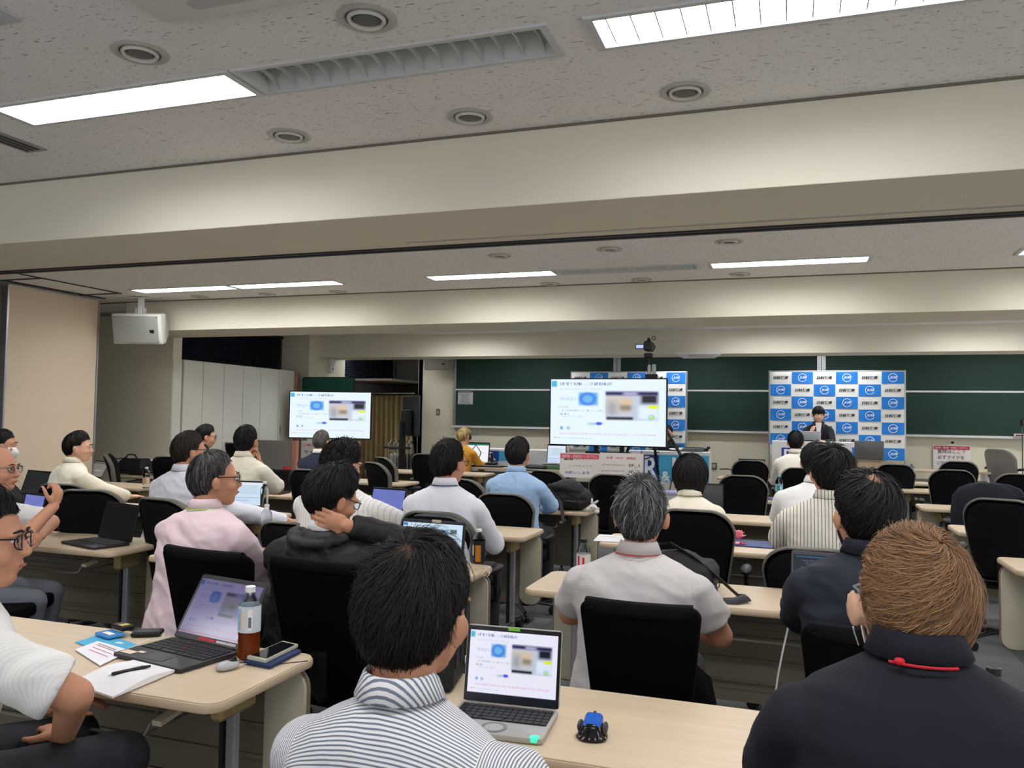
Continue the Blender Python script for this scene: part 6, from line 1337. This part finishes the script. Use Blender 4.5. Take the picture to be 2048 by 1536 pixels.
for k in range(3): b.box((-.01+.01*k, .03-.025*k, .0029), (.12, .002, .0004), rot=(0, 0, -.32))
b.build('red_lines', mat('red_line', (200, 50, 60), .7), t); b = MB(); b.box((-.02, .045, .0029), (.11, .006, .0004), rot=(0, 0, -.32)); b.build('heading', M_gt, t)
p = onz(215, 1270); item('snack_packet', 'small blue plastic packet under the black case', 'packet', 0, 0, 1, 0, [], None) if 0 else None
def at2(name, label, cat, u, v, z, boxes, rz=0):
    p = onz(u, v, z); t = thing(name, label, cat, (p.x, p.y, z), rz)
    for c_, d_, mm, nm in boxes: b = MB(); b.box(c_, d_, ch=min(d_)*.25); b.build(nm, mm, t)
    return t
at2('packet', 'small blue plastic packet under the black case', 'packet', 220, 1272, .705, [((0, 0, .006), (.09, .06, .010), mat('packet_blue', (70, 140, 200), .2), 'film'), ((.01, -.01, .0125), (.05, .02, .002), M_white, 'print')], -.3)
at2('battery_case', 'small black case with yellow label on the blue packet', 'case', 245, 1258, .718, [((0, 0, .008), (.075, .045, .016), M_black, 'shell'), ((.012, 0, .0168), (.025, .03, .001), mat('label_yellow', (190, 164, 60), .5), 'label')], -.3)
at2('wallet', 'flat black wallet beside the dark laptop', 'wallet', 295, 1270, .702, [((0, 0, .008), (.095, .06, .014), M_black, 'leather'), ((0, -.0, .0158), (.08, .05, .001), mat('wallet_top', (44, 42, 46), .5), 'flap')], .5)
t, P = sheet('handkerchief', 'folded dark blue handkerchief under the phone', 'handkerchief', [(488, 1328), (540, 1338), (602, 1306), (560, 1290)], .702, .009, mat('navy_cloth', (34, 50, 90), .85), 'fold')
t, P = sheet('smartphone', 'smartphone with clear bumper on the folded handkerchief', 'phone', [(494, 1318), (531, 1326), (596, 1294), (566, 1287)], .7115, .009, mat('phone_case', (196, 196, 176), .3), 'case')
b = MB(); b.add([q*.88+V((0, 0, z)) for z in (.0092, .0100) for q in P], [(4, 5, 6, 7), (0, 1, 5, 4), (1, 2, 6, 5), (2, 3, 7, 6), (3, 0, 4, 7)]); b.build('screen', mat('phone_glass', (22, 26, 28), .08), t)
b = MB(); a0 = onz(500, 1330, .705); b.tube([onz(510, 1318, .706), onz(530, 1308, .706), onz(505, 1322, .706), onz(470, 1335, .706)], .0012, 6); o = b.build('cable', M_white, None, smooth='a'); tag(o, 'thin pale cable between the phone and the silver mouse', 'cable')
b = MB(); b.tube([onz(250, 1300, .706), onz(275, 1290, .706), onz(300, 1278, .708), onz(322, 1275, .71), onz(330, 1268, .71)], .0016, 6); o = b.build('cable', M_white, None, smooth='a'); tag(o, 'thin white cable beside the black wallet', 'cable')
b = MB(); b.tube([onz(884, 1427, .706), onz(893, 1427, .708), onz(905, 1426, .712)], [.0025, .005, .004], 8); o = b.build('cable', M_black, None, smooth='a'); tag(o, 'black plug entering the left side of the silver laptop', 'cable')
b = MB(); b.tube([atz(2008, 1455, .704), atz(2020, 1475, .704), atz(2040, 1488, .704), atz(2070, 1496, .704)], .0022, 6); o = b.build('cable', M_black, None, smooth='a'); tag(o, 'black cord on the desk at the lower right corner', 'cable')
# white cable hanging from the second row
b = MB(); q_ = [onz(1600, 1172, .706), onz(1586, 1172, .706), onz(1578, 1180, .706), V((atz(1579, 1232, .70).x, 3.475, .69))]+[aty(u, v, 3.46) for u, v in ((1575, 1260), (1566, 1300), (1556, 1350), (1549, 1400))]; b.tube(q_, .0038, 8); o = b.build('charging_cable', mat('cable_white', (225, 225, 222), .4), None, smooth='a'); tag(o, 'white cable hanging over the desk edge left of the navy jacket', 'cable')
# gifts with rosettes
M_nf = mat('blue_folder_cover', (34, 56, 120), .3); M_pk = mat('pink_ribbon', (250, 158, 172), .5); M_dp = mat('crimson_ribbon', (196, 24, 60), .45)
def gift(label, u, v, rz, s=1.0):
    p = onz(u, v, .702); t = thing('certificate_folder', 'blue folder on white sheet, under the %s pink rosette' % label, 'folder', (p.x, p.y, .702), rz)
    b = MB(); b.box((0, 0, .003), (.42*s, .26*s, .006)); b.build('cover', M_nf, t, bevel=.001); b = MB(); b.box((-.03*s, .0, .0005), (.42*s, .25*s, .001)); b.build('white_sheet', M_white, t); b = MB(); b.box((.08, .03, .0063), (.12, .003, .0004)); b.build('print', mat('cover_print', (70, 96, 160), .4), t)
    q = thing('ribbon_rosette', '%s pink ribbon rosette with red tails on a blue folder' % label, 'rosette', (p.x-.07*s, p.y+.02, .709), rz)
    for ring, (n_, r_, z_, tl) in enumerate(((12, .048, .02, .7), (9, .036, .034, 1.1), (6, .024, .046, 1.5))):
        for k in range(n_):
            a_ = 2*PI*k/n_+ring*.3; d = V((math.cos(a_), math.sin(a_), 0)); e = V((-d.y, d.x, 0)); b = MB(); up = V((0, 0, 1))
            b.loft([[V((0, 0, z_))+d*.006-e*.004, V((0, 0, z_))+d*.006+e*.004], [V((0, 0, z_))+d*r_*.6-e*.012+up*r_*.5*tl, V((0, 0, z_))+d*r_*.6+e*.012+up*r_*.5*tl], [V((0, 0, z_))+d*r_-e*.001+up*r_*tl*.7, V((0, 0, z_))+d*r_+e*.001+up*r_*tl*.7]], False, False)
            o = b.build('petal', M_pk, q); so = o.modifiers.new('s', 'SOLIDIFY'); so.thickness = .0015
    b = MB(); b.box((.0, -.07, .003), (.028, .09, .003)); b.build('light_tail', M_pk, q); b = MB(); b.box((-.03, -.065, .002), (.022, .09, .003), rot=(0, 0, -.3)); b.box((.03, -.065, .002), (.022, .09, .003), rot=(0, 0, .3)); b.build('red_tail', M_dp, q)
gift('nearer', 1500, 1088, -.05); gift('farther', 1545, 998, -.05, 1.0)
at2('white_card', 'small white card on the desk beyond the nearer rosette', 'card', 1550, 1037, .702, [((0, 0, .001), (.09, .1, .002), M_white, 'card'), ((0, .02, .0024), (.05, .01, .0006), M_gt, 'print')])
at2('document', 'sheet of white paper at the left end of the shoulder bag desk row', 'paper', 1225, 1077, .702, [((0, 0, .001), (.21, .3, .002), M_white, 'sheet'), ((0, .05, .0024), (.15, .01, .0006), M_gt, 'print')], .1)
at2('lavender_case', 'pale lavender case behind the grey-haired head', 'case', 1332, 989, .702, [((0, 0, .02), (.32, .22, .035), mat('lavender_case', (150, 150, 190), .5), 'lid'), ((0, 0, .002), (.33, .23, .01), M_gt, 'base')], .15)
for u, v, l, r_ in ((1795, 951, 'loose paper with red print on the right front row desk', .2), (1838, 948, 'white papers fanned on the right front row desk', -.3), (838, 945, 'small white slip on the farthest left desk', .1)):
    p = aty(u, v, 11.9 if u > 1000 else 10.4); t = thing('paper', l, 'paper', (p.x, p.y, .703), r_); b = MB(); b.box((0, 0, .001), (.3 if u > 1000 else .2, .21, .002)); b.build('sheet', M_white, t); b = MB(); b.box((0, .04, .0023), (.2, .03, .0006)); b.build('print', M_redp if u < 1830 and u > 1000 else M_gt, t)
p = aty(1715, 947, 11.85); t = thing('headset', 'black headset with curled cord on the right front row desk', 'headset', (p.x, 11.9, .702)); b = MB(); b.tube([(.09*math.cos(a_), .05, .02+.09*math.sin(a_)) for a_ in [k*PI/10 for k in range(11)]], .008, 6); b.build('headband', M_black, t, smooth='a')
b = MB(); b.ell((-.09, .04, .03), (.02, .035, .035)); b.ell((.09, .04, .03), (.02, .035, .035)); b.build('ear_cup', M_black, t, smooth='a'); b = MB(); b.tube([(.1, 0, .01), (.2, -.05, .01), (.28, 0, .01), (.33, -.06, .01)], .006, 6); b.build('cord', M_black, t, smooth='a')
b = MB(); b.tube([aty(1440, 940, 11.55)+V((0, 0, .01)), aty(1455, 938, 11.65), aty(1470, 942, 11.55), aty(1482, 940, 11.6)], .008, 6); o = b.build('cable', M_black, None, smooth='a'); tag(o, 'black cable heap left of the front row laptop', 'cable')
b = MB(); z_ = .705; b.tube([V((p_.x, p_.y, .706+.01*math.sin(k*1.7)**2)) for k, p_ in enumerate([onz(u, v, .706) for u, v in ((945, 1138), (958, 1142), (970, 1135), (972, 1143), (963, 1150), (975, 1156), (980, 1148), (970, 1140))])], .0018, 6); o = b.build('earphone_cord', mat('cord_cream', (226, 214, 180), .5), None, smooth='a'); tag(o, 'tangled cream earphone cord beside the coffee bottle', 'cord')
# ---- bags
M_ny = mat('black_nylon', (20, 21, 25), .7, bump=(60, .4, .004)); M_ny2 = mat('black_nylon_web', (30, 31, 34), .6)
p = aty(268, 940, 7.95); t = thing('briefcase_bag', 'black soft briefcase lying on the wall desk', 'bag', (p.x, 7.98, .702), .05)
q = MB(); q.box((0, 0, .08), (.42, .28, .14), ch=.04); q.box((0, .0, .15), (.36, .22, .08), ch=.04); put(blob(q, .012, 6, (.006, (7, 7, 12), 2)), 'body', M_ny, t)
b = MB(); b.tube([(-.2, -.1, .1), (-.26, -.14, .14), (-.2, -.12, .19), (-.08, -.06, .2)], [(.02, .006)]*4, 8); b.tube([(-.08, -.1, .2), (-.03, -.1, .245), (.06, -.1, .245), (.1, -.1, .2)], .009, 8); b.build('handle', M_ny2, t, smooth='a'); b = MB(); b.tube([(-.2, -.145, .06), (.2, -.145, .06)], .004, 6); b.build('zip', M_ny2, t)
p = aty(1135, 1010, 6.75); t = thing('backpack', 'black backpack slumped on the desk end with a white toy tag', 'backpack', (p.x, 6.72, .702), -.1)
q = MB(); q.ell((0, 0, .1), (.22, .16, .11)); q.box((.02, 0, .09), (.36, .26, .15), ch=.05); q.ell((.02, -.05, .17), (.15, .1, .08)); q.ell((-.12, -.1, .06), (.1, .08, .06)); put(blob(q, .01, 5, (.012, (8, 8, 10), 5)), 'body', M_ny, t)
b = MB(); b.tube([(-.16, -.1, .14), (-.1, -.16, .2), (.05, -.17, .2), (.16, -.1, .16)], [(.006, .022)]*4, 8); b.tube([(-.2, -.12, .1), (-.24, -.2, .02), (-.18, -.27, -.08), (-.1, -.27, -.12)], [(.006, .02)]*4, 8); b.tube([(.0, -.15, .1), (.05, -.24, .02), (.08, -.27, -.08)], [(.006, .02)]*3, 8); b.build('strap', M_ny2, t, smooth='a')
b = MB(); b.tube([(-.14, -.13, .06), (0, -.165, .09), (.14, -.13, .08)], .004, 6); b.build('zip', mat('zip_grey', (90, 92, 96), .4), t)
p = aty(1190, 1000, 6.6); t = thing('toy_tag', 'small white rabbit-like toy tag at the right side of the backpack', 'toy', (p.x-.02, 6.62, .735+.0)); b = MB(); b.ell((0, 0, 0), (.035, .03, .032)); b.ell((.02, 0, .045), (.01, .012, .03), Euler((0, 1.0, 0)).to_matrix()); b.ell((-.01, 0, .05), (.01, .012, .03)); b.ell((.03, 0, -.03), (.025, .02, .02)); b.build('body', mat('toy_white', (226, 222, 216), .8), t, smooth='a'); b = MB(); b.ell((-.005, -.03, .005), (.005, .004, .005)); b.ell((.015, -.03, .0), (.005, .004, .005)); b.build('eyes', M_black, t)
p = aty(1425, 1150, 3.7); t = thing('shoulder_bag', 'black shoulder bag behind the grey polo shirt on the second row desk', 'bag', (p.x-.14, 3.80, .702), -.1)
q = MB(); q.box((0, 0, .07), (.30, .20, .12), ch=.03); q.ell((-.02, .0, .125), (.12, .08, .045)); put(blob(q, .009, 4, (.006, (9, 9, 12), 7)), 'body', mat('charcoal_nylon', (38, 37, 38), .75, bump=(60, .4, .004)), t)
b = MB(); b.rslab(.24, .07, .03, -.115, -.09, .006, 5, (0, .06), plane='XZ'); b.build('front_pocket', M_ny, t, smooth='a')
b = MB(); b.tube([(-.14, -.04, .12), (-.10, -.03, .19), (-.05, -.03, .20), (.06, -.05, .15), (.18, -.08, .07), (.27, -.12, .012), (.31, -.16, .02), (.27, -.21, .012), (.22, -.22, .008)], [(.005, .021)]*9, 8, flat=(0, .3, 1)); b.tube([(.22, -.22, .008), (.19, -.2, .01), (.175, -.15, .03), (.17, -.11, .06)], [.006, .005, .005, .005], 8); b.build('strap', M_ny2, t, smooth='a')
b = MB(); b.tube([(.175+.013*math.cos(a_), -.13, .055+.013*math.sin(a_)) for a_ in [k*PI/6 for k in range(13)]], .0025, 6); b.tube([(.18, -.14, .04), (.19, -.17, .02), (.2, -.19, .014)], .004, 6); b.build('metal_clip', mat('gunmetal', (90, 90, 92), .3, .9), t, smooth='a')
# dark upright laptop bag at M1 left beyond the striped man
t = thing('laptop_bag', 'black padded case standing behind the striped shirt on the nearest desk', 'bag', (atz(900, 1400, .7).x-.06, 2.22, .702), .2)
b = MB(); b.box((0, 0, .11), (.05, .26, .22), ch=.012); b.build('body', M_ny, t)
for k in range(3): b = MB(); b.box((.027, -.08+k*.07, .13), (.004, .05, .14)); b.build('pocket', M_ny2, t)
b = MB(); b.box((.03, .03, .05), (.002, .012, .02)); b.box((.03, .055, .05), (.002, .012, .02)); b.build('tag', M_white, t)
# jacket draped over the chair at right
cp_ = cj.location; t = thing('draped_jacket', 'navy jacket draped over the back of a rounded chair at right', 'jacket', (cp_.x, cp_.y-.33, 0))
rs = []
def jk(s_, off, bot, zt__=1.0):
    return [V((.30*math.cos(a_)*(1.05 if s_ else 1), off*math.sin(a_), 0)) for a_ in [2*PI*k/40 for k in range(40)]]
for z, w_, d_ in ((.40, .25, .10), (.55, .285, .11), (.75, .285, .10), (.88, .27, .09), (.95, .22, .07), (.985, .14, .045), (.995, .05, .02)): rs.append([V((w_*math.copysign(abs(math.cos(a_))**.7, math.cos(a_))*(1+.03*math.sin(a_*9+z*7)), d_*math.sin(a_)*(1+.12*math.sin(a_*7+z*5)), z)) for a_ in [2*PI*k/48 for k in range(48)]])
b = MB(); b.loft(rs, True); b.build('cloth', mat('draped_navy', (20, 23, 34), .9), t, smooth=True)
b = MB(); b.tube([(.24, -.05, .9), (.31, -.06, .7), (.32, -.04, .5)], [(.05, .06), (.045, .06), (.04, .05)], 12); b.build('sleeve', mat('draped_navy'), t, smooth='a')
# coat hanging on the chair of the grey polo man
t = thing('hanging_coat', 'black coat hanging beside the grey polo shirt man', 'coat', (atz(1430, 1370, .45).x-.02, 2.62, 0)); rs = []
for z, w_, d_ in ((.22, .09, .08), (.4, .10, .10), (.55, .085, .1), (.66, .06, .08), (.7, .02, .03)): rs.append([V((w_*math.cos(a_)*(1+.1*math.sin(a_*5+z*9)), d_*math.sin(a_)*(1+.1*math.sin(a_*4)), z)) for a_ in [2*PI*k/30 for k in range(30)]])
b = MB(); b.loft(rs); b.build('cloth', M_blk, t, smooth=True)
